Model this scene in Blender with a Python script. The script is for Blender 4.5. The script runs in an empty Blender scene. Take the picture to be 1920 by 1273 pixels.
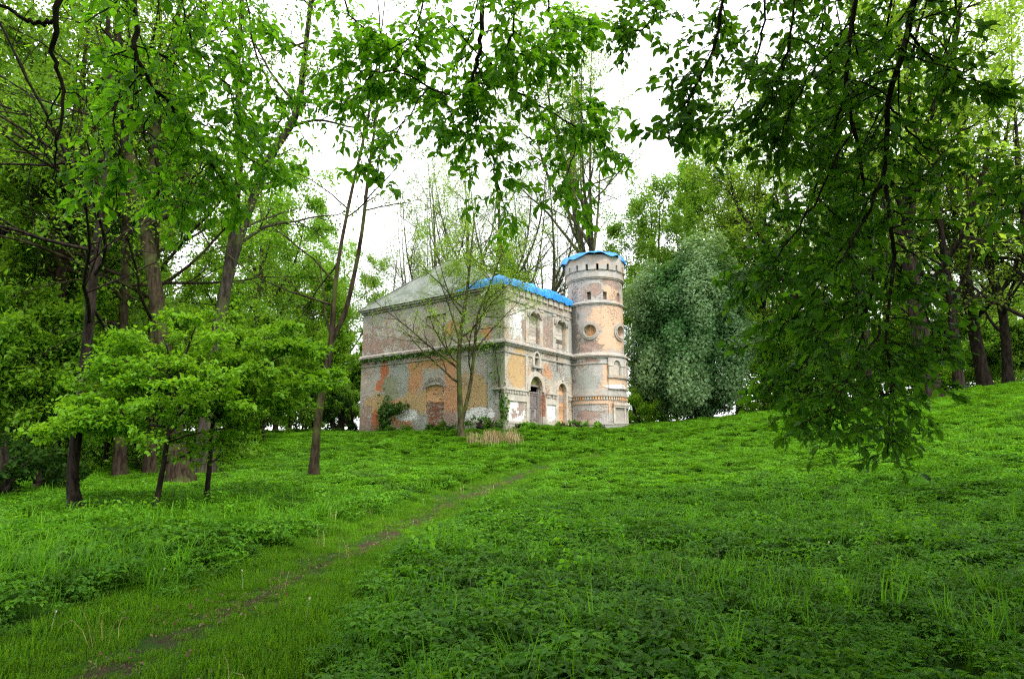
import bpy, math, random
import numpy as np
from mathutils import Matrix, Vector

R = math.radians
SC = bpy.context.scene
COL = SC.collection

# ------------------------------------------------------------------ camera, sky, sun, exposure
EYE = np.array([0., 0., 1.6]); PITCH = R(9.9); FPX = 1200.0
cd = bpy.data.cameras.new('camera'); cam = bpy.data.objects.new('camera', cd); COL.objects.link(cam)
cam.location = EYE; cam.rotation_euler = (R(90) + PITCH, 0, 0)
cd.sensor_width = 36; cd.lens = FPX / 1920 * 36; cd.clip_start = .05; cd.clip_end = 3000
SC.camera = cam

SUN_EL, SUN_AZ = R(52), R(146)            # azimuth clockwise from +Y
W = bpy.data.worlds.new('World'); SC.world = W; W.use_nodes = True
nt = W.node_tree; nt.nodes.clear()
o = nt.nodes.new('ShaderNodeOutputWorld'); bg = nt.nodes.new('ShaderNodeBackground')
sky = nt.nodes.new('ShaderNodeTexSky'); sky.sky_type = 'NISHITA'; sky.sun_disc = False
sky.sun_elevation = SUN_EL; sky.sun_rotation = SUN_AZ; sky.air_density = 1.0; sky.dust_density = 3.0
tc = nt.nodes.new('ShaderNodeTexCoord'); nz = nt.nodes.new('ShaderNodeTexNoise')
nz.inputs['Scale'].default_value = 2.2; nz.inputs['Detail'].default_value = 5
rp = nt.nodes.new('ShaderNodeValToRGB')
rp.color_ramp.elements[0].position = .3; rp.color_ramp.elements[0].color = (.86, .88, .91, 1)
rp.color_ramp.elements[1].position = .7; rp.color_ramp.elements[1].color = (1, 1, 1, 1)
sc_ = nt.nodes.new('ShaderNodeVectorMath'); sc_.operation = 'SCALE'; sc_.inputs['Scale'].default_value = 9.5
mx = nt.nodes.new('ShaderNodeMix'); mx.data_type = 'RGBA'; mx.inputs['Factor'].default_value = .9
L = nt.links.new
L(tc.outputs['Generated'], nz.inputs['Vector']); L(nz.outputs['Fac'], rp.inputs['Fac'])
L(rp.outputs['Color'], sc_.inputs[0]); L(sky.outputs['Color'], mx.inputs['A']); L(sc_.outputs['Vector'], mx.inputs['B'])
L(mx.outputs['Result'], bg.inputs['Color']); bg.inputs['Strength'].default_value = .12
L(bg.outputs['Background'], o.inputs['Surface'])

sd = bpy.data.lights.new('sun', 'SUN'); sun = bpy.data.objects.new('sun', sd); COL.objects.link(sun)
sd.energy = 1.5; sd.angle = R(12); sd.color = (1, .95, .86)
sv = Vector((math.sin(SUN_AZ) * math.cos(SUN_EL), math.cos(SUN_AZ) * math.cos(SUN_EL), math.sin(SUN_EL)))
sun.rotation_euler = sv.to_track_quat('Z', 'Y').to_euler()
SC.view_settings.view_transform = 'Standard'; SC.view_settings.look = 'None'
SC.view_settings.exposure = 1.55; SC.view_settings.gamma = 1; SC.view_settings.use_curve_mapping = False
SC.render.engine = 'CYCLES'
SC.cycles.max_bounces = 7; SC.cycles.diffuse_bounces = 4; SC.cycles.transmission_bounces = 5
SC.cycles.use_denoising = False; SC.cycles.use_adaptive_sampling = False; SC.cycles.sample_clamp_indirect = 4; SC.cycles.filter_width = 1.25; SC.cycles.caustics_reflective = False

# ------------------------------------------------------------------ helpers
_f = np.array([0, math.cos(PITCH), math.sin(PITCH)]); _u = np.array([0, -math.sin(PITCH), math.cos(PITCH)])
def ray(px, py):
    return np.array([(px - 960) / FPX, 0, 0]) + _u * ((636.5 - py) / FPX) + _f
def at(px, py, Y):
    """the world point seen at that place of the photograph, Y metres ahead"""
    d = ray(px, py); return EYE + d * (Y / d[1])

def tag(ob, label=None, cat=None, group=None, kind=None):
    if label: ob['label'] = label
    if cat: ob['category'] = cat
    if group: ob['group'] = group
    if kind: ob['kind'] = kind
    return ob
def empty(name, loc=(0, 0, 0), rz=0, **k):
    ob = bpy.data.objects.new(name, None); ob.empty_display_size = .2
    ob.location = loc; ob.rotation_euler = (0, 0, rz); COL.objects.link(ob); return tag(ob, **k)
def link(name, me, parent=None):
    ob = bpy.data.objects.new(name, me); COL.objects.link(ob)
    if parent: ob.parent = parent
    return ob
def copy_tree(ob, parent=None):
    c = ob.copy(); COL.objects.link(c)
    if parent: c.parent = parent
    for ch in ob.children: copy_tree(ch, c)
    return c
def mesh_np(name, V, F, mat=None, tint=None, uv=None, smooth=False):
    """F: list of int arrays (n,k)"""
    me = bpy.data.meshes.new(name)
    V = np.asarray(V, np.float32); F = [np.asarray(f, np.int32) for f in F if len(f)]
    nl = sum(f.size for f in F); nf = sum(len(f) for f in F)
    me.vertices.add(len(V)); me.vertices.foreach_set('co', V.ravel())
    me.loops.add(nl); li = np.concatenate([f.ravel() for f in F]); me.loops.foreach_set('vertex_index', li)
    tot = np.concatenate([np.full(len(f), f.shape[1], np.int32) for f in F])
    st = np.concatenate([[0], np.cumsum(tot)[:-1]]).astype(np.int32)
    me.polygons.add(nf); me.polygons.foreach_set('loop_start', st)
    me.polygons.foreach_set('loop_total', tot)
    if smooth: me.polygons.foreach_set('use_smooth', np.ones(nf, bool))
    if tint is not None:
        a = me.attributes.new('tint', 'FLOAT', 'POINT'); a.data.foreach_set('value', np.asarray(tint, np.float32))
    if uv is not None:
        l = me.uv_layers.new(name='uv'); l.data.foreach_set('uv', np.asarray(uv, np.float32)[li].ravel())
    me.update(calc_edges=True)
    if mat: me.materials.append(mat)
    return me
def nrm(a): return a / np.maximum(np.linalg.norm(a, axis=-1, keepdims=True), 1e-9)

# ------------------------------------------------------------------ materials
def mat(name):
    m = bpy.data.materials.new(name); m.use_nodes = True; n = m.node_tree.nodes; n.clear()
    return m, m.node_tree
def N(t, kind, **k):
    n = t.nodes.new(kind)
    for a, v in k.items():
        if a in n.inputs: n.inputs[a].default_value = v
        else: setattr(n, a, v)
    return n
def noise(t, vec, scale, detail=5, rough=.55, dist=0.):
    n = N(t, 'ShaderNodeTexNoise'); n.inputs['Scale'].default_value = scale; n.inputs['Detail'].default_value = detail
    n.inputs['Roughness'].default_value = rough; n.inputs['Distortion'].default_value = dist
    if vec is not None: t.links.new(vec, n.inputs['Vector'])
    return n.outputs['Fac']
def math_(t, op, a, b=None, c=None, clamp=False):
    n = N(t, 'ShaderNodeMath', operation=op, use_clamp=clamp)
    for i, v in enumerate((a, b, c)):
        if v is None: continue
        if isinstance(v, (int, float)): n.inputs[i].default_value = v
        else: t.links.new(v, n.inputs[i])
    return n.outputs[0]
def smooth_(t, x, a, b):
    n = N(t, 'ShaderNodeMapRange', interpolation_type='SMOOTHSTEP')
    t.links.new(x, n.inputs['Value']); n.inputs['From Min'].default_value = a; n.inputs['From Max'].default_value = b
    return n.outputs['Result']
def mixc(t, f, a, b, mode='MIX'):
    n = N(t, 'ShaderNodeMix', data_type='RGBA', blend_type=mode)
    for k, v in (('Factor', f), ('A', a), ('B', b)):
        s = [i for i in n.inputs if i.name == k and (i.type == 'RGBA' or k == 'Factor' and i.type == 'VALUE')][0]
        if isinstance(v, (int, float)): s.default_value = v
        elif isinstance(v, tuple): s.default_value = (*v, 1) if len(v) == 3 else v
        else: t.links.new(v, s)
    return [q for q in n.outputs if q.type == 'RGBA'][0]
def finish(t, col, rough=.85, bump=None, strength=.4, dist=.02, spec=.25):
    b = N(t, 'ShaderNodeBsdfPrincipled'); o = N(t, 'ShaderNodeOutputMaterial')
    if isinstance(col, tuple): b.inputs['Base Color'].default_value = (*col, 1)
    else: t.links.new(col, b.inputs['Base Color'])
    if isinstance(rough, (int, float)): b.inputs['Roughness'].default_value = rough
    else: t.links.new(rough, b.inputs['Roughness'])
    b.inputs['Specular IOR Level'].default_value = spec
    if bump is not None:
        bn = N(t, 'ShaderNodeBump'); bn.inputs['Strength'].default_value = strength; bn.inputs['Distance'].default_value = dist
        t.links.new(bump, bn.inputs['Height']); t.links.new(bn.outputs[0], b.inputs['Normal'])
    t.links.new(b.outputs[0], o.inputs[0]); return b

def leaf_mat(name, a, b, transl=.45, rough=.45, spec=.3, tcol=1.25, var=.25):
    m, t = mat(name)
    at_ = N(t, 'ShaderNodeAttribute', attribute_name='tint'); oi = N(t, 'ShaderNodeObjectInfo')
    c = mixc(t, at_.outputs['Fac'], a, b)
    v = math_(t, 'MULTIPLY_ADD', oi.outputs['Random'], 2 * var, 1 - var)
    hs = N(t, 'ShaderNodeHueSaturation'); t.links.new(v, hs.inputs['Value']); t.links.new(c, hs.inputs['Color'])
    c = hs.outputs[0]
    p = N(t, 'ShaderNodeBsdfPrincipled'); p.inputs['Roughness'].default_value = rough; p.inputs['Specular IOR Level'].default_value = spec
    t.links.new(c, p.inputs['Base Color'])
    tr = N(t, 'ShaderNodeBsdfTranslucent')
    tc_ = mixc(t, 1., c, (tcol * 1.1, tcol, tcol * .5), 'MULTIPLY'); t.links.new(tc_, tr.inputs['Color'])
    ms = N(t, 'ShaderNodeMixShader'); ms.inputs[0].default_value = transl
    t.links.new(p.outputs[0], ms.inputs[1]); t.links.new(tr.outputs[0], ms.inputs[2])
    o = N(t, 'ShaderNodeOutputMaterial'); t.links.new(ms.outputs[0], o.inputs[0]); return m

def bark_mat(name, a, b, moss=0., scale=9.):
    m, t = mat(name); tc = N(t, 'ShaderNodeTexCoord'); mp = N(t, 'ShaderNodeMapping'); mp.inputs['Scale'].default_value = (1, 1, .22)
    t.links.new(tc.outputs['Object'], mp.inputs['Vector'])
    n1 = noise(t, mp.outputs[0], scale, 6, .65); n2 = noise(t, tc.outputs['Object'], 1.3, 4)
    c = mixc(t, smooth_(t, n1, .35, .65), a, b)
    if moss: c = mixc(t, math_(t, 'MULTIPLY', smooth_(t, n2, .45, .65), moss), c, (.07, .10, .02))
    finish(t, c, .95, n1, .8, .04, .03); return m

M = {}
M['bark_dark'] = bark_mat('bark_dark', (.010, .008, .006), (.034, .027, .021))
M['bark_pale'] = bark_mat('bark_pale', (.035, .032, .022), (.10, .092, .06), .5)
M['bark_brown'] = bark_mat('bark_brown', (.012, .009, .006), (.042, .031, .021), .4)
M['bark_grey'] = bark_mat('bark_grey', (.016, .014, .011), (.06, .05, .04), .35)
M['bark_green'] = bark_mat('bark_green', (.022, .02, .01), (.07, .064, .034), .7)
M['leaf_right'] = leaf_mat('leaf_right', (.028, .10, .006), (.075, .20, .012), .58, .5, spec=.12, tcol=1.5)  # darker leaf copy; the shade of the backlit right boughs is in its colour
M['leaf_left'] = leaf_mat('leaf_left', (.045, .15, .006), (.10, .255, .012), .60, .5, spec=.12, tcol=1.45)  # brighter leaf copy; sunlight on the left boughs is in its colour
M['leaf_lime'] = leaf_mat('leaf_lime', (.10, .27, .010), (.19, .38, .02), .5, .5, spec=.15)
M['leaf_wood'] = leaf_mat('leaf_wood', (.07, .185, .010), (.15, .285, .022), .6, .5, spec=.15, tcol=1.5)
M['leaf_yellow'] = leaf_mat('leaf_yellow', (.105, .215, .018), (.195, .315, .04), .58, .5, spec=.15, tcol=1.5)
M['leaf_spring'] = leaf_mat('leaf_spring', (.09, .22, .02), (.17, .31, .04), .55, .5, spec=.15, tcol=1.5)
M['leaf_silver'] = leaf_mat('leaf_silver', (.06, .19, .04), (.30, .46, .23), .42, .5, spec=.12)
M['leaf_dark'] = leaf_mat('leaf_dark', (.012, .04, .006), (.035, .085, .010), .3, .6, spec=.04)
M['leaf_ivy'] = leaf_mat('leaf_ivy', (.035, .11, .012), (.09, .20, .03), .4, .45)
M['litter'] = leaf_mat('litter', (.06, .035, .018), (.20, .13, .07), .15, .7)
M['petal'] = leaf_mat('petal', (.6, .6, .55), (.75, .75, .7), .3, .7)
M['herb'] = leaf_mat('herb', (.036, .138, .006), (.118, .285, .012), .40, .5, spec=.12, var=.42)
M['blade'] = leaf_mat('blade', (.066, .22, .008), (.14, .345, .014), .43, .5, spec=.12, var=.25)
M['lawn'] = leaf_mat('lawn', (.062, .195, .007), (.135, .285, .013), .45, .5, spec=.08, var=.3)
M['straw'] = leaf_mat('straw', (.28, .22, .11), (.42, .35, .2), .3, .7)

# ------------------------------------------------------------------ terrain
TH = R(36.55); EU = np.array([math.sin(TH), math.cos(TH), 0]); EL = np.array([-math.cos(TH), math.sin(TH), 0])
HC = np.array([-.43, 38., 2.88])          # foot of the near corner of the house
def hw(x, y, z=0): return HC + EU * x + EL * y + np.array([0, 0, z])
ctl = [at(*q) for q in [(147, 970, 14.5), (288, 965, 14.5), (385, 948, 16), (340, 915, 23), (378, 905, 24), (225, 905, 26), (587, 905, 22),
    (865, 823, 36.5), (470, 1130, 7.4), (250, 1240, 5.5), (850, 940, 19.5), (1000, 880, 27), (1230, 842, 35), (1900, 772, 28), (1380, 799, 34),
    (1200, 808, 41), (1650, 785, 30.5), (1900, 728, 42), (1740, 757, 37), (1320, 790, 52), (1700, 1000, 11.5), (1900, 900, 16.5), (1900, 1150, 6.6),
    (1400, 1100, 8.4), (1400, 900, 21), (960, 1250, 5.2), (0, 1150, 6.8), (0, 965, 15.5), (60, 900, 24), (0, 845, 42), (150, 822, 50), (560, 812, 56)]]
ctl += [hw(0, 0, -.12), hw(0, 12.9, -.1), hw(3, -1.5, -.12), hw(9.4, -3, .05), hw(11, 13, 0), hw(-3, 9, -.5),
        np.array([-70, 90, .2]), np.array([0, 120, 1.2]), np.array([70, 110, 4]), np.array([70, 50, 6.]), np.array([-70, 30, .8]), np.array([-50, -10, .1]),
        np.array([50, -10, 2.2]), np.array([0, -25, 0.]), np.array([34, 14, 4.2]), np.array([0, 0, 0.]), np.array([6, 3, .1]), np.array([-6, 3, 0.])]
ctl = np.array(ctl)
def _phi(r2): return .5 * r2 * np.log(np.maximum(r2, 1e-9))
def _tps(c):
    n = len(c); d2 = ((c[:, None, :2] - c[None, :, :2]) ** 2).sum(-1)
    K = _phi(d2) + np.eye(n) * 3.0; Pm = np.c_[np.ones(n), c[:, :2]]
    A = np.block([[K, Pm], [Pm.T, np.zeros((3, 3))]]); return np.linalg.solve(A, np.r_[c[:, 2], np.zeros(3)])
_w = _tps(ctl)
def g(x, y):
    x = np.asarray(x, float); y = np.asarray(y, float); sh = x.shape; xx = np.clip(x.ravel(), -75, 75); yy = np.clip(y.ravel(), -30, 125)
    out = np.empty(len(xx))
    for i in range(0, len(xx), 20000):
        a, b = xx[i:i+20000], yy[i:i+20000]
        d2 = (a[:, None] - ctl[:, 0]) ** 2 + (b[:, None] - ctl[:, 1]) ** 2
        out[i:i+20000] = _phi(d2) @ _w[:-3] + _w[-3] + _w[-2] * a + _w[-1] * b
    out += .05 * np.sin(xx * 1.3 + yy * .7) * np.sin(yy * 1.1 - xx * .5)
    over = np.maximum(np.hypot(x.ravel() - xx, y.ravel() - yy), 0)
    out = np.where(over > 0, out * np.exp(-over / 60) - .01 * over, out)
    return out.reshape(sh)
def gz(x, y): return float(g(np.array([x]), np.array([y]))[0])
def hit(px, py, y0=3., y1=90.):
    """where that line of sight meets the ground"""
    d = ray(px, py); Y = np.linspace(y0, y1, 1200); P = EYE + d * (Y / d[1])[:, None]
    k = np.nonzero(P[:, 2] < g(P[:, 0], P[:, 1]))[0]; return P[k[0]] if len(k) else P[-1]

PATH = np.array([at(*q)[:2] for q in [(-150, 1500, 3.4), (120, 1300, 4.8), (330, 1200, 6.1), (470, 1130, 7.4), (620, 1052, 10.), (760, 985, 14.), (850, 940, 19.5), (1000, 880, 27), (1130, 850, 32)]])
def path_dist(x, y):
    p = np.stack([np.ravel(x), np.ravel(y)], -1); best = np.full(len(p), 1e9)
    for a, b in zip(PATH[:-1], PATH[1:]):
        t = np.clip(((p - a) @ (b - a)) / ((b - a) @ (b - a)), 0, 1); best = np.minimum(best, np.linalg.norm(p - a - t[:, None] * (b - a), axis=1))
    return best.reshape(np.shape(x))

def axis(lo, hi, st, far):
    a = list(np.arange(lo, hi + 1e-6, st)); s = st; v = hi
    while v < far: s *= 1.35; v += s; a.append(v)
    s = st; v = lo
    while v > -far: s *= 1.35; v -= s; a.insert(0, v)
    return np.array(a)
ax_, ay_ = axis(-26, 32, .33, 900), axis(-6, 58, .33, 1200)
gx, gy = np.meshgrid(ax_, ay_); V = np.stack([gx, gy, g(gx, gy)], -1).reshape(-1, 3)
nx, ny = len(ax_), len(ay_); ii = np.arange(nx * ny).reshape(ny, nx)
Fq = np.stack([ii[:-1, :-1], ii[:-1, 1:], ii[1:, 1:], ii[1:, :-1]], -1).reshape(-1, 4)
m, t = mat('soil_and_moss'); tc = N(t, 'ShaderNodeTexCoord'); pa = N(t, 'ShaderNodeAttribute', attribute_name='tint')
n1 = noise(t, tc.outputs['Object'], 1.1, 6, .6); n2 = noise(t, tc.outputs['Object'], 14, 5, .7); n3 = noise(t, tc.outputs['Object'], 45, 3, .7)
green = mixc(t, n2, (.014, .042, .004), (.04, .10, .008))
soil = mixc(t, n2, (.022, .017, .009), (.085, .065, .034))
d = math_(t, 'ADD', pa.outputs['Fac'], math_(t, 'MULTIPLY', math_(t, 'SUBTRACT', n1, .5), .9))
d = math_(t, 'ADD', d, math_(t, 'MULTIPLY', math_(t, 'SUBTRACT', n2, .5), .8))
c = mixc(t, smooth_(t, d, .05, .22), soil, green)
finish(t, c, .95, math_(t, 'ADD', n2, math_(t, 'MULTIPLY', n3, .5)), .9, .06, .1); M['ground'] = m
ground = link('ground', mesh_np('ground', V, [Fq], m, tint=np.minimum(path_dist(V[:, 0], V[:, 1]), 5), smooth=True)); ground['kind'] = 'structure'

# ------------------------------------------------------------------ HOUSE
def wall_mat(name, base, base2, blobs, chips=.5, stain=.5, brick_bias=0.):
    """weathered stucco: blobs = {layer: [(u, z, ru, rz, amount)]}; layers orange, ochre, white, grey, brick"""
    m, t = mat(name); uv = N(t, 'ShaderNodeUVMap', uv_map='uv').outputs[0]
    sp = N(t, 'ShaderNodeSeparateXYZ'); t.links.new(uv, sp.inputs[0]); U, Z = sp.outputs[0], sp.outputs[1]
    big = noise(t, uv, .55, 6, .6, .4); mid = noise(t, uv, 1.9, 7, .65, .6); fine = noise(t, uv, 9, 6, .7, .3); grit = noise(t, uv, 38, 3, .7)
    mp = N(t, 'ShaderNodeMapping'); mp.inputs['Scale'].default_value = (3.2, .35, 1); t.links.new(uv, mp.inputs['Vector'])
    streak = noise(t, mp.outputs[0], 1.4, 6, .65)
    c = mixc(t, smooth_(t, mid, .35, .68), base, base2)
    c = mixc(t, math_(t, 'MULTIPLY', smooth_(t, fine, .5, .72), .35), c, (.16, .15, .14))
    wash = smooth_(t, noise(t, uv, .8, 8, .7, .8), .48, .66); c = mixc(t, math_(t, 'MULTIPLY', wash, .6), c, (.50, .31, .19))
    cnt = [0]
    def edge_():
        cnt[0] += 1; mpp = N(t, 'ShaderNodeMapping'); mpp.inputs['Location'].default_value = (7.3 * cnt[0], 3.1 * cnt[0], 0); t.links.new(uv, mpp.inputs['Vector'])
        a_ = noise(t, mpp.outputs[0], 1.6, 9, .72, .8)
        return math_(t, 'ADD', math_(t, 'MULTIPLY', math_(t, 'SUBTRACT', a_, .5), 4.2), math_(t, 'MULTIPLY', math_(t, 'SUBTRACT', fine, .5), 1.3))
    def layer(lst, amp=.55):
        tot = None
        for (u, z, ru, rz, a) in lst:
            du = math_(t, 'DIVIDE', math_(t, 'SUBTRACT', U, u), ru); dz = math_(t, 'DIVIDE', math_(t, 'SUBTRACT', Z, z), rz)
            q = math_(t, 'SUBTRACT', 1.15, math_(t, 'SQRT', math_(t, 'ADD', math_(t, 'MULTIPLY', du, du), math_(t, 'MULTIPLY', dz, dz))))
            q = math_(t, 'MULTIPLY', q, a); tot = q if tot is None else math_(t, 'MAXIMUM', tot, q)
        return smooth_(t, math_(t, 'ADD', tot, math_(t, 'MULTIPLY', edge_(), amp)), .03, .27)
    cols = {'ochre': ((.42, .26, .11), (.51, .36, .18)), 'orange': ((.48, .20, .09), (.56, .31, .16)), 'red': ((.42, .11, .04), (.50, .17, .07)),
            'white': ((.66, .66, .66), (.78, .78, .77)), 'grey': ((.27, .28, .25), (.38, .39, .36)), 'green': ((.20, .22, .13), (.28, .29, .19)), 'peach': ((.55, .33, .20), (.62, .45, .33)),
            'dark': ((.10, .095, .09), (.17, .16, .15))}
    height = math_(t, 'MULTIPLY', fine, .25); 
    for k, lst in blobs.items():
        if k == 'brick': continue
        mk = layer(lst); c = mixc(t, mk, c, mixc(t, mid, *cols[k])); height = math_(t, 'ADD', height, math_(t, 'MULTIPLY', mk, .25))
    # bare brick where the plaster has come away
    bt = N(t, 'ShaderNodeTexBrick'); t.links.new(uv, bt.inputs['Vector']); bt.inputs['Scale'].default_value = 1
    bt.inputs['Brick Width'].default_value = .27; bt.inputs['Row Height'].default_value = .085; bt.inputs['Mortar Size'].default_value = .012
    bt.inputs['Color1'].default_value = (.36, .12, .075, 1); bt.inputs['Color2'].default_value = (.48, .23, .16, 1); bt.inputs['Mortar'].default_value = (.36, .32, .28, 1)
    bcol = mixc(t, smooth_(t, fine, .42, .66), bt.outputs['Color'], (.30, .27, .24))
    bm = layer(blobs['brick'], .9) if 'brick' in blobs else None
    mp2 = N(t, 'ShaderNodeMapping'); mp2.inputs['Scale'].default_value = (1, 2.4, 1); t.links.new(uv, mp2.inputs['Vector'])
    chip = math_(t, 'ADD', noise(t, mp2.outputs[0], 5.5, 5, .7, .2), math_(t, 'MULTIPLY', math_(t, 'SUBTRACT', big, .5), .7))
    chm = smooth_(t, chip, .665 - .13 * chips, .72 - .13 * chips)
    bm = chm if bm is None else math_(t, 'MAXIMUM', bm, chm)
    chipc = mixc(t, smooth_(t, mid, .36, .52), mixc(t, .4, bcol, (.17, .14, .125)), mixc(t, .25, bcol, (.33, .30, .27)))
    c = mixc(t, bm, c, chipc)
    height = math_(t, 'SUBTRACT', height, math_(t, 'MULTIPLY', bm, .9))
    height = math_(t, 'SUBTRACT', height, math_(t, 'MULTIPLY', math_(t, 'MULTIPLY', bm, bt.outputs['Fac']), .4))
    # rain streaks and soot, algae near the foot
    c = mixc(t, math_(t, 'MULTIPLY', smooth_(t, streak, .5, .75), stain), c, (.13, .125, .11))
    foot = math_(t, 'MULTIPLY', smooth_(t, math_(t, 'ADD', math_(t, 'MULTIPLY', Z, -1), math_(t, 'MULTIPLY', mid, 1.6)), .0, .8), .6)
    c = mixc(t, foot, c, (.15, .15, .10))
    height = math_(t, 'ADD', height, math_(t, 'MULTIPLY', grit, .05))
    c = mixc(t, math_(t, 'MULTIPLY', grit, .25), c, (.25, .24, .22))
    finish(t, c, .92, height, .8, .05, .15); return m

LU, TU = 40., 80.                      # texture offsets of the left wall and of the tower
M['wall_left'] = wall_mat('stucco_left', (.35, .325, .295), (.47, .44, .40), {
    'ochre': [(LU+8.2, 1.6, 2.6, 1.3, 1), (LU+10.9, 1.9, 1.6, .7, 1), (LU+2.4, 2.2, 1.3, 1.3, 1)],
    'orange': [(LU+7.6, 3.6, .8, 1.1, 1.1), (LU+9.4, 2.4, .5, .5, 1), (LU+4.3, 2.4, .6, 2.2, 1.1), (LU+8.2, .7, 1.4, .45, 1.1), (LU+5.7, 4.45, 1.9, .4, 1), (LU+4.2, 6.5, .8, .5, 1), (LU+1.4, 6.0, .5, .4, .8)],
    'red': [(LU+10.5, 4.0, .42, .9, 1.2), (LU+10.9, 3.2, .5, .4, 1), (LU+11.15, .65, .55, .85, 1.3)],
    'grey': [(LU+9.1, 3.5, 1.0, 1.2, 1.2), (LU+6.9, .5, .7, .7, 1), (LU+1.0, 3.2, .35, 2.4, 1.)],
    'green': [(LU+9.8, 2.9, .9, .9, .8), (LU+.5, 3.8, .5, 1.6, .9), (LU+2, 7.6, 2.6, .9, .8)],
    'white': [(LU+8.3, 1.12, 1.05, .38, 1.5), (LU+2.0, .98, 1.25, .36, 1.5)],
    'brick': [(LU+12.4, .4, .7, 1.5, 1.1), (LU+4.25, .55, .5, .7, 1), (LU+11.6, 6.2, 1.6, 1.1, .5), (LU+8.4, 6.1, 1.5, .9, .35), (LU+3.2, 6.2, 1.2, .7, .35)]}, chips=.55, stain=.2)
M['wall_right'] = wall_mat('stucco_right', (.37, .33, .26), (.49, .45, .38), {
    'ochre': [(1.35, 3.7, 1.0, 1.25, 1.3)],
    'orange': [(4.7, 3.9, .7, .5, .7), (6.4, 2.0, .3, .3, .2)],
    'grey': [(6.2, 4.0, 1.4, .7, .8), (7.6, 6.6, .5, 2.4, 1), (5.0, 6.9, .7, 1.2, .8)],
    'white': [(1.2, 1.1, .9, .8, 1.0), (5.0, 1.3, .6, .7, 1.4), (1.3, 6.6, 1.0, 1.1, .55)],
    'brick': [(2.2, 6.3, .4, .8, .9), (4.05, 6.0, .35, .9, 1.0), (4.12, 1.6, .33, .8, 1.3), (1.6, 1.3, .3, .4, .7), (.9, .9, .25, .3, .6), (4.9, 6.3, .7, 1.2, .5)]}, chips=.7, stain=.35)
def tu(phi): return TU + R(phi) * 1.95
M['wall_tower'] = wall_mat('stucco_tower', (.33, .31, .295), (.45, .425, .41), {
    'peach': [(tu(-10), 7.4, 1.5, 1.9, 1.2), (tu(-52), 7.9, .9, .7, .7), (tu(-25), 9.6, .6, .9, .9), (tu(-36), 3.6, .5, 1.0, 1.3), (tu(-46), 6.2, .6, .8, .7), (tu(-20), 3.1, 1.3, .5, 1.0), (tu(-60), 2.02, 3.4, .16, 1.2), (tu(-35), 1.9, .3, .6, 1.)],
    'white': [(tu(-20), 3.02, .9, .16, 1.2)],
    'grey': [(tu(-80), 3.6, .9, .9, .6)],
    'brick': [(tu(-62), 9.75, .5, .45, 1), (tu(-30), 10.35, .5, .3, .9), (tu(-10), 10.1, .5, .3, .8), (tu(-75), 5.75, .9, .35, .8), (tu(-68), 4.72, .35, .2, 1.1), (tu(-80), 1.15, 1.0, .35, 1), (tu(-5), 9.3, .25, .35, .9)],
    'dark': [(tu(-112), 7, .5, 2.6, .5)]}, chips=.55, stain=.3)  # the dark layer is dirt plus left-side shade put into the colour
M['trim'] = wall_mat('stone_trim', (.29, .275, .25), (.41, .39, .355), {'green': [(1000, 0, 1, 1, 1)]}, chips=-.1, stain=.5)
M['trim_light'] = wall_mat('pale_trim', (.40, .37, .32), (.52, .49, .43), {'green': [(1000, 0, 1, 1, 1)]}, chips=.0, stain=.35)
M['trim_tower'] = wall_mat('tower_crown_plaster', (.35, .335, .315), (.45, .43, .41), {'green': [(1000, 0, 1, 1, 1)]}, chips=.1, stain=.4)

def simple(name, a, b, scale=6, rough=.8, bump=.4, dist=.02, stretch=(1, 1, 1), spec=.25):
    m, t = mat(name); tc = N(t, 'ShaderNodeTexCoord'); mp = N(t, 'ShaderNodeMapping'); mp.inputs['Scale'].default_value = stretch
    t.links.new(tc.outputs['Object'], mp.inputs['Vector']); n = noise(t, mp.outputs[0], scale, 6, .65)
    oi = N(t, 'ShaderNodeObjectInfo'); v = math_(t, 'MULTIPLY_ADD', oi.outputs['Random'], .5, .75)
    hs = N(t, 'ShaderNodeHueSaturation'); t.links.new(v, hs.inputs['Value']); t.links.new(mixc(t, smooth_(t, n, .3, .7), a, b), hs.inputs['Color'])
    finish(t, hs.outputs[0], rough, n, bump, dist, spec); return m
M['wood'] = simple('grey_door_wood', (.13, .11, .105), (.25, .22, .21), 9, .75, stretch=(3, 3, .4))
M['board'] = simple('pale_boards', (.36, .32, .27), (.50, .46, .40), 7, .8, stretch=(.5, .5, 4))
M['board_grey'] = simple('grey_boards', (.28, .22, .19), (.40, .33, .29), 7, .8, stretch=(4, 4, .4))
M['board_dark'] = simple('dark_board', (.10, .08, .07), (.19, .16, .14), 7, .8)
M['board_orange'] = simple('orange_boards', (.44, .22, .10), (.60, .37, .20), 6, .75, stretch=(.6, .6, 3))
M['brick'] = simple('old_brick', (.16, .065, .04), (.33, .15, .095), 12, .9, .6)
M['brick_pale'] = simple('limewashed_brick', (.24, .19, .16), (.38, .33, .29), 12, .9, .6)
M['mortar'] = simple('mortar', (.20, .17, .14), (.30, .27, .23), 12, .95, .6)
M['iron'] = simple('dark_iron', (.02, .02, .02), (.05, .045, .04), 15, .6)
M['black'] = simple('dark_interior', (.012, .011, .01), (.02, .018, .016), 3, .95)
M['zinc'] = simple('zinc_pipe', (.5, .5, .48), (.62, .62, .6), 8, .6)
m, t = mat('blue_tarpaulin'); tc = N(t, 'ShaderNodeTexCoord'); n1 = noise(t, tc.outputs['Object'], 3.2, 5, .6, .5); n2 = noise(t, tc.outputs['Object'], 11, 4, .6, .8)
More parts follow.
